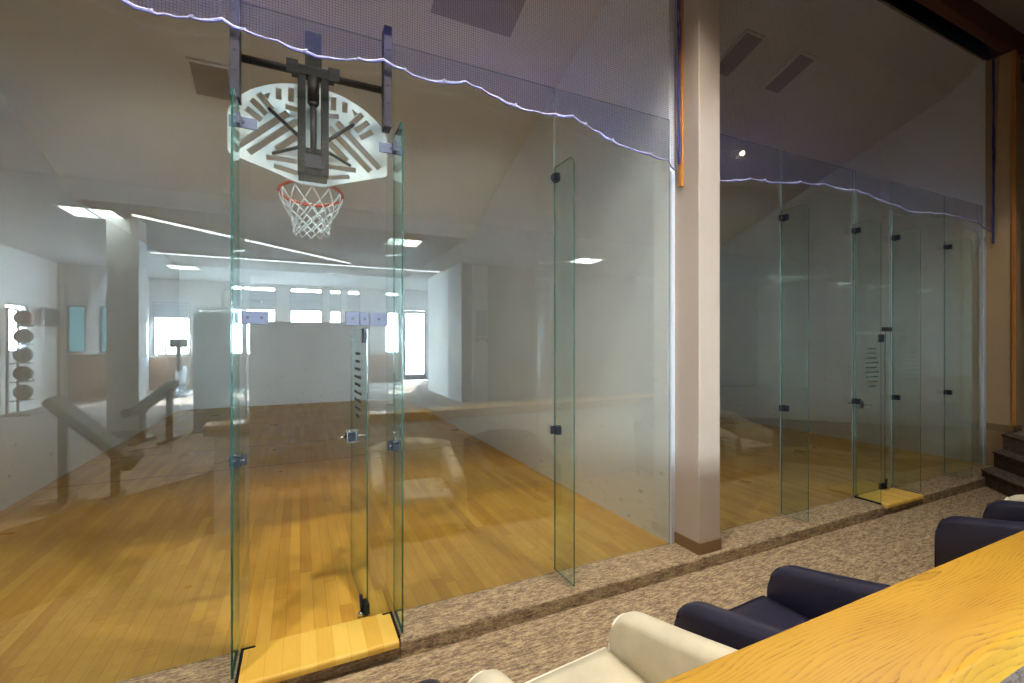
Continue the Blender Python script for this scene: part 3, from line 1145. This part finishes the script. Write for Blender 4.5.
for pl in [board_outline()] + holes:
    sp = cu.splines.new('POLY')
    sp.points.add(len(pl) - 1)
    for q, (x, z) in zip(sp.points, pl):
        q.co = (x, z, 0, 1)
    sp.use_cyclic_u = True
tmp = bpy.data.objects.new('tmp_board', cu)
COL.objects.link(tmp)
dg = bpy.context.evaluated_depsgraph_get()
me = bpy.data.meshes.new_from_object(tmp.evaluated_get(dg))
bpy.data.objects.remove(tmp)
bpy.data.curves.remove(cu)
me.transform(Matrix.Translation((0, 0.014, 0)) @ Matrix.Rotation(PI / 2, 4, 'X'))
me.materials.clear()
me.materials.append(M['board'])
me.name = 'backboard'
bo = bpy.data.objects.new('backboard', me)
COL.objects.link(bo)
bo.parent = root
# rim flange, ring, braces
RZ = 0.078
RC = Vector((0.0, 0.028 + 0.10 + 0.225, RZ))
mb = MB()
mb.tube([RC + Vector((0.225 * math.cos(a), 0.225 * math.sin(a), 0)) for a in [2 * PI * i / 40 for i in range(40)]], 0.012, 8, closed=True)
for s in (-1, 1):
    mb.tube([(s * 0.06, 0.03, RZ - 0.01), (s * 0.13, 0.16, RZ - 0.005), (s * 0.19, 0.245, RZ)], 0.007, 6)
mb.box(-0.07, 0.07, 0.0285, 0.036, RZ - 0.04, RZ + 0.09, 0.002)
mb.box(-0.06, 0.06, 0.036, 0.135, RZ - 0.004, RZ + 0.004)
rim = mb.build('rim', M['rim'])
rim.parent = root
# net: loops from the rim that knot into diamonds
mb = MB()
NN = 12
LV = [(0.225, 0.0), (0.200, -0.09), (0.168, -0.142), (0.142, -0.19), (0.130, -0.235), (0.124, -0.272), (0.128, -0.31)]
def npnt(l, i):
    r, z = LV[l]
    a = 2 * PI * (i + 0.5 * (l % 2)) / NN
    return RC + Vector((r * math.cos(a), r * math.sin(a), z - 0.008))
for l in range(len(LV) - 1):
    for i in range(NN):
        p0 = npnt(l, i)
        nxt = (i, i - 1) if l % 2 == 0 else (i, i + 1)
        for j in nxt:
            p1 = npnt(l + 1, j)
            mid = (p0 + p1) / 2
            c = RC + Vector((0, 0, mid.z - RC.z))
            mid = c + (mid - c) * 1.02
            mb.tube([p0, mid, p1], 0.0048, 5)
hn = mb.build('net', M['cord'])
hn.parent = rim
TL = Matrix.Translation((0, 0.03, RZ)) @ Matrix.Rotation(math.radians(-6), 4, 'X') @ Matrix.Translation((0, -0.03, -RZ))
rim.data.transform(TL)
hn.data.transform(Matrix.Translation((0, 0, -0.03)))
# two clamping posts over the top of the glass
for i, (px, ztop, zbot) in enumerate(((-0.352, 2.14, 1.455), (0.540, 2.14, 1.455))):
    mb = MB()
    x = px - BX
    mb.box(x - 0.026, x + 0.026, -BY - TH - 0.05, -BY - TH - 0.004, CZ + zbot - BZ, CZ + ztop - BZ, 0.003)
    mb.box(x - 0.026, x + 0.026, -BY + 0.004, -BY + 0.045, CZ + zbot - BZ, CZ + ztop - BZ, 0.003)
    mb.box(x - 0.026, x + 0.026, -BY - TH - 0.05, -BY + 0.045, CZ + 2.07 - BZ, CZ + ztop - BZ, 0.003)
    for zz in (1.50, 1.62, 1.74, 1.86, 1.98):
        mb.disc((x, -BY - TH - 0.052, CZ + zz - BZ), 0.008, 0.006, 'y', 8)
    q = mb.build('clamp_post', M['steel2'])
    q.parent = root
# cross pipe
pz = CZ + 1.765 - BZ
mb = MB().tube([(-0.352 - BX + 0.02, -BY + 0.075, pz), (0.540 - BX - 0.02, -BY + 0.075, pz)], 0.024, 14)
for s in (-0.352 - BX, 0.540 - BX):
    mb.box(s - 0.02, s + 0.02, -BY + 0.04, -BY + 0.10, pz - 0.04, pz + 0.04, 0.003)
q = mb.build('cross_pipe', M['steel'])
q.parent = root
# hanger with two channels, a lift strut and braces
yc = -BY + 0.075
mb = MB()
for s in (-1, 1):
    mb.box(s * 0.070 - 0.024, s * 0.070 + 0.024, yc - 0.03, yc + 0.02, 0.012, pz + 0.03, 0.003)
mb.box(-0.13, 0.13, yc - 0.034, yc + 0.034, pz - 0.03, pz + 0.035, 0.004)
mb.box(-0.16, -0.09, yc - 0.045, yc - 0.03, pz - 0.04, pz + 0.05, 0.003)
mb.box(0.09, 0.16, yc - 0.045, yc - 0.03, pz - 0.04, pz + 0.05, 0.003)
mb.box(-0.05, 0.05, yc - 0.02, yc + 0.03, pz + 0.03, pz + 0.27, 0.004)
mb.box(-0.09, 0.09, yc - 0.015, yc + 0.02, 0.012, 0.05, 0.002)
mb.box(-0.09, 0.09, yc - 0.015, yc + 0.02, 0.16, 0.19, 0.002)
mb.box(-0.09, 0.09, yc + 0.005, -0.001, 0.02, 0.11, 0.002)
hg = mb.build('hanger_frame', M['steel'])
hg.parent = root
mb = MB().tube([(0, yc - 0.01, pz - 0.02), (0, yc - 0.01, pz - 0.20)], 0.036, 14).tube([(0, yc - 0.01, pz - 0.20), (0, yc - 0.01, pz - 0.22)], [0.036, 0.02], 14)
mb.tube([(0, yc - 0.01, pz - 0.22), (0, yc - 0.01, 0.06)], 0.020, 10)
q = mb.build('lift_strut', M['steel'])
q.parent = hg
for s in (-1, 1):
    for pq, rr in (([(s * 0.07, yc + 0.01, 0.25), (s * 0.265, -0.012, 0.47)], 0.013), ([(s * 0.07, yc + 0.01, 0.20), (s * 0.245, -0.012, 0.175)], 0.011)):
        q = MB().tube(pq, rr, 6).build('brace', M['steel'])
        q.parent = hg
mb = MB()
for zz in (0.07, 0.10, 0.13, 0.21, 0.24):
    mb.disc((0.06, yc - 0.033, zz), 0.010, 0.008, 'y', 8)
    mb.disc((-0.06, yc - 0.033, zz), 0.010, 0.008, 'y', 8)
mb.box(-0.075, 0.075, yc - 0.03, yc - 0.015, 0.055, 0.145, 0.002)
q = mb.build('bolt_plate', M['steel2'])
q.parent = hg

# ================================================================== ARMCHAIRS
def arm_loft(xi, xo, yb, yf, z0, zf, zb):
    """upholstered arm: rounded over the top, rounded at the front, rising to the back"""
    secs = []
    R = 0.12
    ys = [yf - R * (1 - math.cos(math.radians(a))) for a in (0, 12, 25, 40, 55, 70, 90)] + [yf - R - (yf - R - yb) * k / 8 for k in range(1, 9)]
    for i, y in enumerate(ys):
        t = (yf - y) / (yf - yb)
        h = zf + (zb - zf) * t ** 1.15
        d = (R - (yf - y)) if (yf - y) < R else 0
        drop = R - math.sqrt(max(0, R * R - d * d)) if d > 0 else 0
        top = h - drop
        w = xo - xi
        cx = (xi + xo) / 2
        r = min(w / 2, 0.05)
        s = [(xi, y, z0), (xi, y, top - r)]
        for k in range(1, 8):
            a = PI - PI * k / 8
            s.append((cx + w / 2 * math.cos(a), y, top - r + r * math.sin(a)))
        s += [(xo, y, top - r), (xo, y, z0)]
        secs.append(s)
    return secs


def make_chair(name, leather, pipe):
    """local frame: x across (0 = left outer side), y depth (0 = front, negative = back), z = 0 floor"""
    root = empty(name, '', 'armchair')
    Wd, D, A = 0.95, 0.84, 0.14
    zf, zb = 0.625, 0.80
    for i, (xi, xo) in enumerate(((0.0, A), (Wd - A, Wd))):
        mb = MB().loft(arm_loft(xi, xo, -D + 0.05, 0.0, 0.10, zf, zb))
        a = mb.build('arm', leather, root)
        mb = MB()
        R = 0.12
        for e in (xi + 0.004, xo - 0.004):
            mb.tube([(e, -0.002, 0.12), (e, -0.002, 0.36), (e, -0.002, zf - R - 0.055)], 0.006, 6)
        sec = arm_loft(xi, xo, -D + 0.05, 0.0, 0.10, zf, zb)
        q = sec[3]
        mb.tube([Vector(p) + Vector((0, 0.003, 0)) for p in q[1:-1]], 0.006, 6)
        b = mb.build('piping', pipe)
        b.parent = a
    # base, front rail, seat
    mb = MB().box(A - 0.01, Wd - A + 0.01, -D + 0.06, -0.03, 0.10, 0.30, 0.015)
    mb.build('base', leather, root)
    def cushion(x0, x1, y0, y1, z0, z1, crown):
        b = bmesh.new()
        nx, ny = 10, 10
        def ztop(i, j):
            a, c = i / nx * 2 - 1, j / ny * 2 - 1
            return z1 - 0.03 + crown * (1 - a ** 4) * (1 - c ** 4)
        T = [[b.verts.new((x0 + (x1 - x0) * i / nx, y0 + (y1 - y0) * j / ny, ztop(i, j))) for j in range(ny + 1)] for i in range(nx + 1)]
        B = [[b.verts.new((x0 + (x1 - x0) * i / nx, y0 + (y1 - y0) * j / ny, z0)) for j in range(ny + 1)] for i in range(nx + 1)]
        for i in range(nx):
            for j in range(ny):
                b.faces.new((T[i][j], T[i + 1][j], T[i + 1][j + 1], T[i][j + 1]))
                b.faces.new((B[i][j], B[i][j + 1], B[i + 1][j + 1], B[i + 1][j]))
        ring = [(i, 0) for i in range(nx)] + [(nx, j) for j in range(ny)] + [(i, ny) for i in range(nx, 0, -1)] + [(0, j) for j in range(ny, 0, -1)]
        for k in range(len(ring)):
            (i, j), (i2, j2) = ring[k], ring[(k + 1) % len(ring)]
            b.faces.new((B[i][j], B[i2][j2], T[i2][j2], T[i][j]))
        bmesh.ops.recalc_face_normals(b, faces=b.faces)
        for f_ in b.faces:
            f_.smooth = True
        m_ = MB()
        me_ = bpy.data.meshes.new('t')
        b.to_mesh(me_)
        b.free()
        m_.bm.from_mesh(me_)
        bpy.data.meshes.remove(me_)
        return m_
    st = cushion(A + 0.004, Wd - A - 0.004, -D + 0.20, 0.015, 0.302, 0.45, 0.035).build('seat_cushion', leather, root)
    mb = MB()
    e = [(A + 0.01, 0.016, 0.418), (Wd - A - 0.01, 0.016, 0.418)]
    mb.tube(e, 0.006, 6)
    q = mb.build('seat_piping', pipe)
    q.parent = st
    # curved back between and over the arms
    secs = []
    for k in range(13):
        t = k / 12
        x = 0.02 + (Wd - 0.04) * t
        bow = 0.05 * math.sin(PI * t)
        top = 0.80 + 0.07 * math.sin(PI * t) ** 0.7
        yb_, yf_ = -D - bow, -D + 0.19 - bow * 0.6
        s = [(x, yf_ + 0.03, 0.12), (x, yf_, top - 0.07)]
        for j in range(1, 7):
            a = PI * j / 7
            s.append((x, (yf_ + yb_) / 2 + (yf_ - yb_) / 2 * math.cos(a), top - 0.07 + 0.07 * math.sin(a)))
        s += [(x, yb_, top - 0.07), (x, yb_ + 0.03, 0.12)]
        secs.append(s)
    MB().loft(secs).build('backrest', leather, root)
    for x in (0.07, Wd - 0.07):
        for y in (-0.07, -D + 0.04):
            MB().tube([(x, y, 0.0), (x, y, 0.105)], [0.02, 0.03], 10).build('leg', M['chair_leg'], root)
    return root


cream = make_chair('armchair', M['cream'], M['cream_pipe'])
navy = make_chair('armchair', M['navy'], M['navy_pipe'])
GRP = 'leather armchairs along the low wall'
CHY = -1.375
def put(o, x, label, dy=0, rz=0):
    o.location = (x, CHY + dy, ZC)
    o.rotation_euler = (0, 0, math.radians(rz))
    o['label'] = label
    o['group'] = GRP
put(cream, 0.625, 'cream leather armchair, the large pale one beside the left end of oak ledge', 0.0, 5)
put(navy, 1.80, 'navy leather armchair directly right of the big cream armchair, worn arm', 0.0, 3)
put(copy_tree(navy), -0.42, 'dark leather armchair left of the cream armchair, only an arm tip in view', 0.06)
put(copy_tree(navy), 4.545, 'navy leather armchair near the stairs, standing apart by the far end', 0.0)
put(copy_tree(cream), 5.70, 'cream leather armchair at far end, just past the distant navy armchair', 0.0)

# ================================================================== CEILING PANELS IN THE COURTS (unlit)
def on_slope(u, v):
    d = ray(u, v)
    # z = CZ + 4.15 - 0.37 * y
    t = (4.15 + 0.37 * 3.187 * 0 - 0.37 * (CY)) / (d.z + 0.37 * d.y)
    return Vector((d.x * t, CY + d.y * t, CZ + d.z * t))
def dead_lamp(cx, cy, wx, wy, label):
    sl = math.atan(0.37)
    z = CZ + 4.15 - 0.37 * cy
    root = empty('ceiling_panel_lamp', label, 'ceiling light', (cx, cy, z), 'unlit lamps in the court ceilings')
    rot = Matrix.Rotation(-sl, 4, 'X')
    o = MB().box(-wx / 2, wx / 2, -wy / 2, wy / 2, -0.03, 0.0, 0.004).build('housing', M['court_ceil'])
    o.parent = root
    q = MB().box(-wx / 2 + 0.03, wx / 2 - 0.03, -wy / 2 + 0.03, wy / 2 - 0.03, -0.036, -0.03).build('diffuser', M['dark_panel'])
    q.parent = root
    root.rotation_euler = (-sl, 0, 0)
    return root
for (u, v, wx, wy, lb) in ((212, 80, 0.42, 0.5, 'unlit ceiling lamp panel over the basketball court, left of the goal'),
                           (478, 4, 1.0, 0.5, 'unlit ceiling lamp panel over basketball court, high above lone fin'),
                           (736, 54, 0.35, 0.62, 'unlit ceiling lamp of the dim court, the one beside the column'),
                           (788, 73, 0.35, 0.62, 'unlit ceiling lamp of the dim court, the one away from the column')):
    p = on_slope(u, v)
    dead_lamp(p.x, p.y, wx, wy, lb)

# ================================================================== LAMPS
def troffer(x, y, label):
    root = empty('ceiling_light', label, 'ceiling light', (x, y, ZQ), 'lit panels in the gym ceiling')
    mb = MB()
    wx, wy, e = 0.61, 0.61, 0.03
    mb.box(-wx / 2, wx / 2, -wy / 2, -wy / 2 + e, -0.035, -0.001).box(-wx / 2, wx / 2, wy / 2 - e, wy / 2, -0.035, -0.001)
    mb.box(-wx / 2, -wx / 2 + e, -wy / 2 + e, wy / 2 - e, -0.035, -0.001).box(wx / 2 - e, wx / 2, -wy / 2 + e, wy / 2 - e, -0.035, -0.001)
    mb.box(-0.015, 0.015, -wy / 2 + e, wy / 2 - e, -0.032, -0.001)
    o = mb.build('frame', M['gym_wall'])
    o.parent = root
    mb = MB()
    mb.box(-wx / 2 + e, -0.015, -wy / 2 + e, wy / 2 - e, -0.02, -0.004)
    mb.box(0.015, wx / 2 - e, -wy / 2 + e, wy / 2 - e, -0.02, -0.004)
    o = mb.build('diffuser', M['troffer'])
    o.parent = root
for x, y, lb in ((-2.5, -4.67, 'lit ceiling panel mirrored over the square column, left of the goal'),
                 (-2.45, -9.55, 'small lit ceiling panel mirrored just right of the square column'),
                 (1.62, -4.71, 'lit ceiling panel mirrored below right of the hoop'),
                 (5.5, -4.85, 'lit ceiling panel mirrored beside the lone glass fin')):
    troffer(x, y, lb)
# diagonal line on the gym ceiling, its brightness built in as glow
a, b_ = Vector((-2.05, -4.49)), Vector((1.0, -7.27))
d = (b_ - a)
ln = d.length
root = empty('ceiling_glow_strip', 'long white glowing strip running diagonally across the mirrored gym ceiling', 'ceiling strip', ((a.x + b_.x) / 2, (a.y + b_.y) / 2, ZQ))
root.rotation_euler = (0, 0, math.atan2(d.y, d.x))
o = MB().box(-ln / 2, ln / 2, -0.04, 0.04, -0.03, -0.001, 0.003).build('housing', M['gym_wall'])
o.parent = root
o = MB().box(-ln / 2 + 0.02, ln / 2 - 0.02, -0.028, 0.028, -0.045, -0.0295, 0.004).build('diffuser', M['strip'])
o.parent = root
# straight ceiling trim parallel to the courts, its bright line made to glow
root = empty('ceiling_glow_strip', 'straight white glowing strip running across the mirrored gym ceiling', 'ceiling strip', (0.2, -7.62, ZQ))
o = MB().box(-2.85, 2.95, -0.03, 0.03, -0.03, -0.001, 0.003).build('housing', M['gym_wall'])
o.parent = root
o = MB().box(-2.8, 2.9, -0.02, 0.02, -0.045, -0.0295, 0.004).build('diffuser', M['strip'])
o.parent = root


def downlight(x, y, label, k=1.0):
    root = empty('downlight', label, 'downlight', (x, y, ZR), 'downlights in the corridor ceiling')
    n_ = 28
    prof = [(0.135, -0.001), (0.135, -0.30), (0.118, -0.30), (0.112, -0.10), (0.02, -0.10)]
    b2 = bmesh.new()
    rings = [[b2.verts.new((r * math.cos(2 * PI * i / n_), r * math.sin(2 * PI * i / n_), z)) for i in range(n_)] for r, z in prof]
    for A, B in zip(rings[:-1], rings[1:]):
        for i in range(n_):
            b2.faces.new((A[i], A[(i + 1) % n_], B[(i + 1) % n_], B[i])).smooth = True
    b2.faces.new(rings[0])
    mb = MB()
    mb._merge(b2)
    o = mb.build('can', M['steel'])
    o.parent = root
    o = MB().disc((0, 0, -0.110), 0.085, 0.012, 'z', 24).build('lens', M['down'])
    o.parent = root
    ld = bpy.data.lights.new('downlight_beam', 'SPOT')
    ld.energy = SPOT * k
    ld.color = (1.0, 0.93, 0.82)
    ld.spot_size = math.radians(96)
    ld.spot_blend = 0.55
    ld.shadow_soft_size = 0.08
    lo = bpy.data.objects.new('downlight_beam', ld)
    lo.location = (x, y, ZR - 0.31)
    COL.objects.link(lo)
for x, y, k in ((-1.25, -1.6, 1.15), (0.7, -1.6, 1.0), (2.3, -1.6, 1.0), (5.0, -1.6, 0.28), (7.7, -1.6, 0.3)):  # last two, weaker, are added to brighten the stairs and second court
    downlight(x, y, 'round downlight in the high corridor ceiling above the armchairs', k)
# wall lamps
def wall_lamp(loc, label, ax):
    root = empty('wall_lamp', label, 'wall lamp', loc)
    s = -1 if ax == 'x' else 1
    dv = Vector((s, 0, 0)) if ax == 'x' else Vector((0, s, 0))
    o = MB().disc(dv * 0.012, 0.05, 0.022, ax, 16).build('back_plate', M['chrome'])
    o.parent = root
    o = MB().tube([dv * 0.02, dv * 0.09, dv * 0.10 + Vector((0, 0, 0.03))], 0.009, 8).build('arm', M['chrome'])
    o.parent = root
    o = MB().sphere(dv * 0.10 + Vector((0, 0, 0.07)), 0.045).build('bulb', M['sconce'])
    o.parent = root
wall_lamp((12.95, on_y(1019, 50, -0.2).y, 5.6), 'small glowing wall lamp beyond the right hand pilaster', 'x')
wall_lamp((7.85, -3.02, 5.5), 'small glowing wall lamp mirrored high beside the column', 'y')

# ================================================================== GYM EQUIPMENT (seen in the glass)
def bench(x, y, rz, label, pad, frame, hi, lo, L_):
    root = empty('exercise_bench', label, 'exercise bench', (x, y, ZG), 'padded benches in the gym')
    # sloping pad along local x: high at -x, low at +x
    ang = math.atan2(hi - lo, L_)
    rot = Matrix.Rotation(ang, 4, 'Y')
    ln_ = math.hypot(L_, hi - lo)
    o = MB().box(-ln_ / 2, ln_ / 2, -0.15, 0.15, (hi + lo) / 2 + 0.02, (hi + lo) / 2 + 0.09, 0.025, 3, 0, rot).build('back_pad', pad)
    o.parent = root
    mb = MB().box(-ln_ / 2 + 0.02, ln_ / 2 - 0.02, -0.03, 0.03, (hi + lo) / 2 - 0.035, (hi + lo) / 2 + 0.02, 0.004, 2, 0, rot)
    o = mb.build('spine', frame)
    o.parent = root
    for lx, h in ((-0.16, (hi + lo) / 2 + 0.16 / L_ * (hi - lo) - 0.02), (0.16, (hi + lo) / 2 - 0.16 / L_ * (hi - lo) - 0.02)):
        mb = MB().box(lx - 0.03, lx + 0.03, -0.03, 0.03, 0.03, h, 0.004)
        mb.box(lx - 0.03, lx + 0.03, -0.25, 0.25, 0.0, 0.045, 0.006)
        o = mb.build('leg', frame)
        o.parent = root
    mb = MB()
    for s in (-1, 1):
        mb.tube([(L_ / 2 + 0.03, s * 0.0, lo + 0.04), (L_ / 2 + 0.03, s * 0.20, lo + 0.04)], 0.055, 14)
    o = mb.build('roller_pad', pad)
    o.parent = root
    root.rotation_euler = (0, 0, rz)
    return root
bench(-1.57, -1.69, math.radians(-6), 'taupe decline bench mirrored over the left court wall', M['vinyl_tan'], M['bench_frame'], 0.84, 0.30, 0.48)
bench(-1.75, -4.35, math.radians(195), 'dark padded bench mirrored just right of the square column', M['vinyl'], M['steel'], 0.74, 0.38, 0.44)

# ball tree
root = empty('ball_rack', 'upright medicine ball rack mirrored at the far left edge', 'ball rack', (-4.62, -8.15, ZG))
mb = MB().box(-0.2, 0.2, -0.22, 0.22, 0.0, 0.04, 0.008)
for s in (-1, 1):
    mb.tube([(-0.12, s * 0.17, 0.03), (-0.12, s * 0.17, 1.95)], 0.022, 8)
mb.tube([(-0.12, -0.17, 1.94), (-0.12, 0.17, 1.94)], 0.02, 8)
o = mb.build('frame', M['steel'])
o.parent = root
BALLZ = [0.40, 0.74, 1.08, 1.42, 1.76]
for z in BALLZ:
    mb = MB()
    mb.tube([(-0.12, -0.17, z - 0.13), (0.12, -0.10, z - 0.125), (0.12, 0.10, z - 0.125), (-0.12, 0.17, z - 0.13)], 0.011, 8)
    o = mb.build('cradle', M['steel'])
    o.parent = root
for i, z in enumerate(BALLZ):
    lb = ['lowest ball', 'second ball from the bottom', 'middle ball', 'second ball from the top', 'topmost ball'][i]
    b = MB().sphere((0, 0, 0), 0.135, 24, 14)
    for ax in (0, 1):
        ring = []
        for k in range(28):
            a = 2 * PI * k / 28
            ring.append((0.1355 * math.cos(a), 0.1355 * math.sin(a), 0) if ax == 0 else (0.1355 * math.cos(a), 0, 0.1355 * math.sin(a)))
        b.tube(ring, 0.003, 5, closed=True)
    o = b.build('medicine_ball', M['ball_red'] if i in (4,) else M['ball_grey'])
    o.location = (-4.60, -8.15, ZG + z + 0.022)
    tag(o, '%s on the mirrored medicine ball rack%s' % (lb, ', brownish red' if i == 4 else ''), 'ball', 'medicine balls on the rack')

# screen on the left wall
root = empty('wall_screen', 'dark flat screen on a bracket mirrored near the far left corner', 'television', (-4.85, -9.5, 2.38))
root.rotation_euler = (0, 0, 0)
o = MB().box(0.0, 0.10, -0.06, 0.06, -0.06, 0.06, 0.005).build('bracket', M['steel'])
o.parent = root
o = MB().box(0.10, 0.15, -0.33, 0.33, -0.20, 0.20, 0.008).build('case', M['tv_case'])
o.parent = root
o = MB().box(0.15, 0.153, -0.31, 0.31, -0.18, 0.18).build('screen', M['screen'])
o.parent = root

# cable machine with its tall shroud
root = empty('cable_machine', 'tall blue grey weight machine with arched tube mirrored left of the door', 'weight machine', (-1.08, -4.95, ZG))
o = MB().box(-0.34, 0.34, 0.10, 0.14, 0.05, 1.79, 0.012).build('shroud', M['blue_panel'])
o.parent = root
mb = MB()
for s in (-1, 1):
    mb.box(s * 0.30 - 0.03, s * 0.30 + 0.03, -0.10, 0.09, 0.04, 1.83, 0.005)
mb.box(-0.36, 0.36, -0.45, 0.16, 0.0, 0.05, 0.008)
mb.box(-0.33, 0.33, -0.10, 0.09, 1.83, 1.87, 0.005)
o = mb.build('frame', M['silver'])
o.parent = root
mb = MB()
for k in range(14):
    mb.box(-0.14, 0.14, -0.08, 0.07, 0.08 + k * 0.055, 0.08 + k * 0.055 + 0.05, 0.004)
o = mb.build('weight_stack', M['rubber'])
o.parent = root
pts = [(0.02, -0.02, 1.86), (0.02, -0.02, 2.08)] + [(0.02 + 0.09 - 0.09 * math.cos(a), -0.02, 2.08 + 0.09 * math.sin(a)) for a in [PI * k / 10 for k in range(1, 6)]] + [(0.30, -0.02, 2.17)]
o = MB().tube(pts, 0.028, 10).build('arched_tube', M['silver'])
o.parent = root
mb = MB().tube([(0.30, -0.02, 2.14), (0.30, -0.02, 1.98)], 0.006, 6)
mb.tube([(0.08, -0.02, 1.97), (0.20, -0.02, 2.0), (0.40, -0.02, 2.0), (0.52, -0.02, 1.97)], 0.013, 8)
o = mb.build('pull_bar', M['chrome'])
o.parent = root
mb = MB().box(-0.16, 0.16, -0.44, -0.16, 0.42, 0.50, 0.02, 3)
mb.box(-0.03, 0.03, -0.33, -0.27, 0.05, 0.42)
o = mb.build('seat', M['vinyl'])
o.parent = root

# elliptical trainer by the window
root = empty('elliptical_trainer', 'grey elliptical trainer mirrored in front of the bright window', 'exercise machine', (-2.75, -10.6, ZG))
mb = MB().box(-0.28, 0.28, -0.55, 0.55, 0.0, 0.07, 0.02)
mb.box(-0.05, 0.05, -0.5, 0.5, 0.07, 0.14, 0.01)
o = mb.build('base', M['silver'])
o.parent = root
o = MB().disc((0, -0.32, 0.42), 0.30, 0.16, 'x', 28).build('flywheel_cover', M['silver'])
o.parent = root
mb = MB().tube([(0, -0.20, 0.45), (0, -0.02, 0.95), (0, -0.02, 1.22)], [0.07, 0.055, 0.045], 10)
o = mb.build('mast', M['steel'])
o.parent = root
o = MB().box(-0.19, 0.19, -0.06, 0.0, 1.20, 1.42, 0.02, 3).build('console', M['tv_case'])
o.parent = root
for s in (-1, 1):
    mb = MB().tube([(s * 0.16, -0.05, 0.35), (s * 0.24, 0.02, 0.95), (s * 0.25, 0.10, 1.25), (s * 0.24, 0.06, 1.52)], 0.02, 8)
    o = mb.build('swing_arm', M['silver'])
    o.parent = root
    mb = MB().box(s * 0.16 - 0.08, s * 0.16 + 0.08, 0.05, 0.42, 0.22 + 0.05 * s, 0.26 + 0.05 * s, 0.01)
    mb.tube([(s * 0.16, -0.32, 0.38), (s * 0.16, 0.10, 0.21 + 0.05 * s)], 0.018, 8)
    o = mb.build('pedal', M['rubber'])
    o.parent = root

# framed notice and wall ledge on the white pier
root = empty('wall_shelf', 'small pale shelf with a panel above mirrored on the white pier', 'shelf', (3.65, -6.2, 1.95))
o = MB().box(-0.16, 0.16, 0.0, 0.16, -0.02, 0.0, 0.004).build('ledge', M['steel2'])
o.parent = root
mb = MB()
for s in (-1, 1):
    mb.box(s * 0.12 - 0.008, s * 0.12 + 0.008, 0.0, 0.12, -0.09, -0.02, 0.002)
o = mb.build('bracket', M['steel2'])
o.parent = root
o = MB().box(-0.13, 0.13, 0.0, 0.02, 0.05, 0.62, 0.004).build('panel', M['blue_panel'])
o.parent = root

# ================================================================== WORLD AND OUTPUT
w = bpy.data.worlds.new('world')
SC.world = w
w.use_nodes = True
nt = w.node_tree
nt.nodes.clear()
out = nt.nodes.new('ShaderNodeOutputWorld')
bg = nt.nodes.new('ShaderNodeBackground')
tc = nt.nodes.new('ShaderNodeTexCoord')
sp = nt.nodes.new('ShaderNodeSeparateXYZ')
nt.links.new(tc.outputs['Generated'], sp.inputs[0])
col = ramp(nt, sp.outputs['Z'], [(0.0, (0.80, 0.93, 1.0)), (0.35, (0.68, 0.86, 1.0)), (1.0, (0.45, 0.70, 1.0))])
nt.links.new(col, bg.inputs['Color'])
bg.inputs['Strength'].default_value = 115.0
nt.links.new(bg.outputs[0], out.inputs['Surface'])

# daylight portals, one in each window opening
def portal(cx, cy, cz, sx, sz, axis):
    ld = bpy.data.lights.new('portal', 'AREA')
    ld.shape = 'RECTANGLE'
    ld.size, ld.size_y = sx, sz
    ld.cycles.is_portal = True
    o = bpy.data.objects.new('daylight_portal', ld)
    o.location = (cx, cy, cz)
    o.rotation_euler = (PI / 2, 0, PI) if axis == 'y' else (PI / 2, 0, -PI / 2 + PI)
    COL.objects.link(o)
    if axis == 'y':
        o.rotation_euler = (-PI / 2, 0, PI)
        o.rotation_euler = Vector((0, 1, 0)).to_track_quat('-Z', 'Z').to_euler()
    else:
        o.rotation_euler = Vector((1, 0, 0)).to_track_quat('-Z', 'Z').to_euler()
sd = bpy.data.lights.new('sun', 'SUN')
sd.energy = 60.0
sd.angle = 0.01
sd.color = (1.0, 0.95, 0.88)
so = bpy.data.objects.new('sun', sd)
so.rotation_euler = Vector((-0.35, 1.0, -0.62)).to_track_quat('-Z', 'Z').to_euler()
so.location = (8, -30, 20)
COL.objects.link(so)
for a, b, c, d in WIN_BACK + [EXIT]:
    portal((a + b) / 2, YW - 0.2, (c + d) / 2, b - a, d - c, 'y')
for a, b, c, d in WIN_BAY:
    portal((a + b) / 2, -10.5, (c + d) / 2, b - a, d - c, 'y')
portal(-5.05, -5.2, 2.25, 1.4, 1.5, 'x')
portal(-5.05, (HL[0] + HL[1]) / 2, (HL[2] + HL[3]) / 2, HL[1] - HL[0], HL[3] - HL[2], 'x')

SC.view_settings.view_transform = 'Standard'
SC.view_settings.look = 'None'
SC.view_settings.gamma = 1.0
SC.view_settings.use_curve_mapping = False
SC.view_settings.exposure = 0.5
SC.display_settings.display_device = 'sRGB'
cy = SC.cycles
cy.use_denoising = True
cy.max_bounces = 14
cy.diffuse_bounces = 7
cy.glossy_bounces = 6
cy.transmission_bounces = 8
cy.transparent_max_bounces = 40
cy.caustics_reflective = False
cy.caustics_refractive = False
cy.sample_clamp_indirect = 60.0
cy.blur_glossy = 0.3
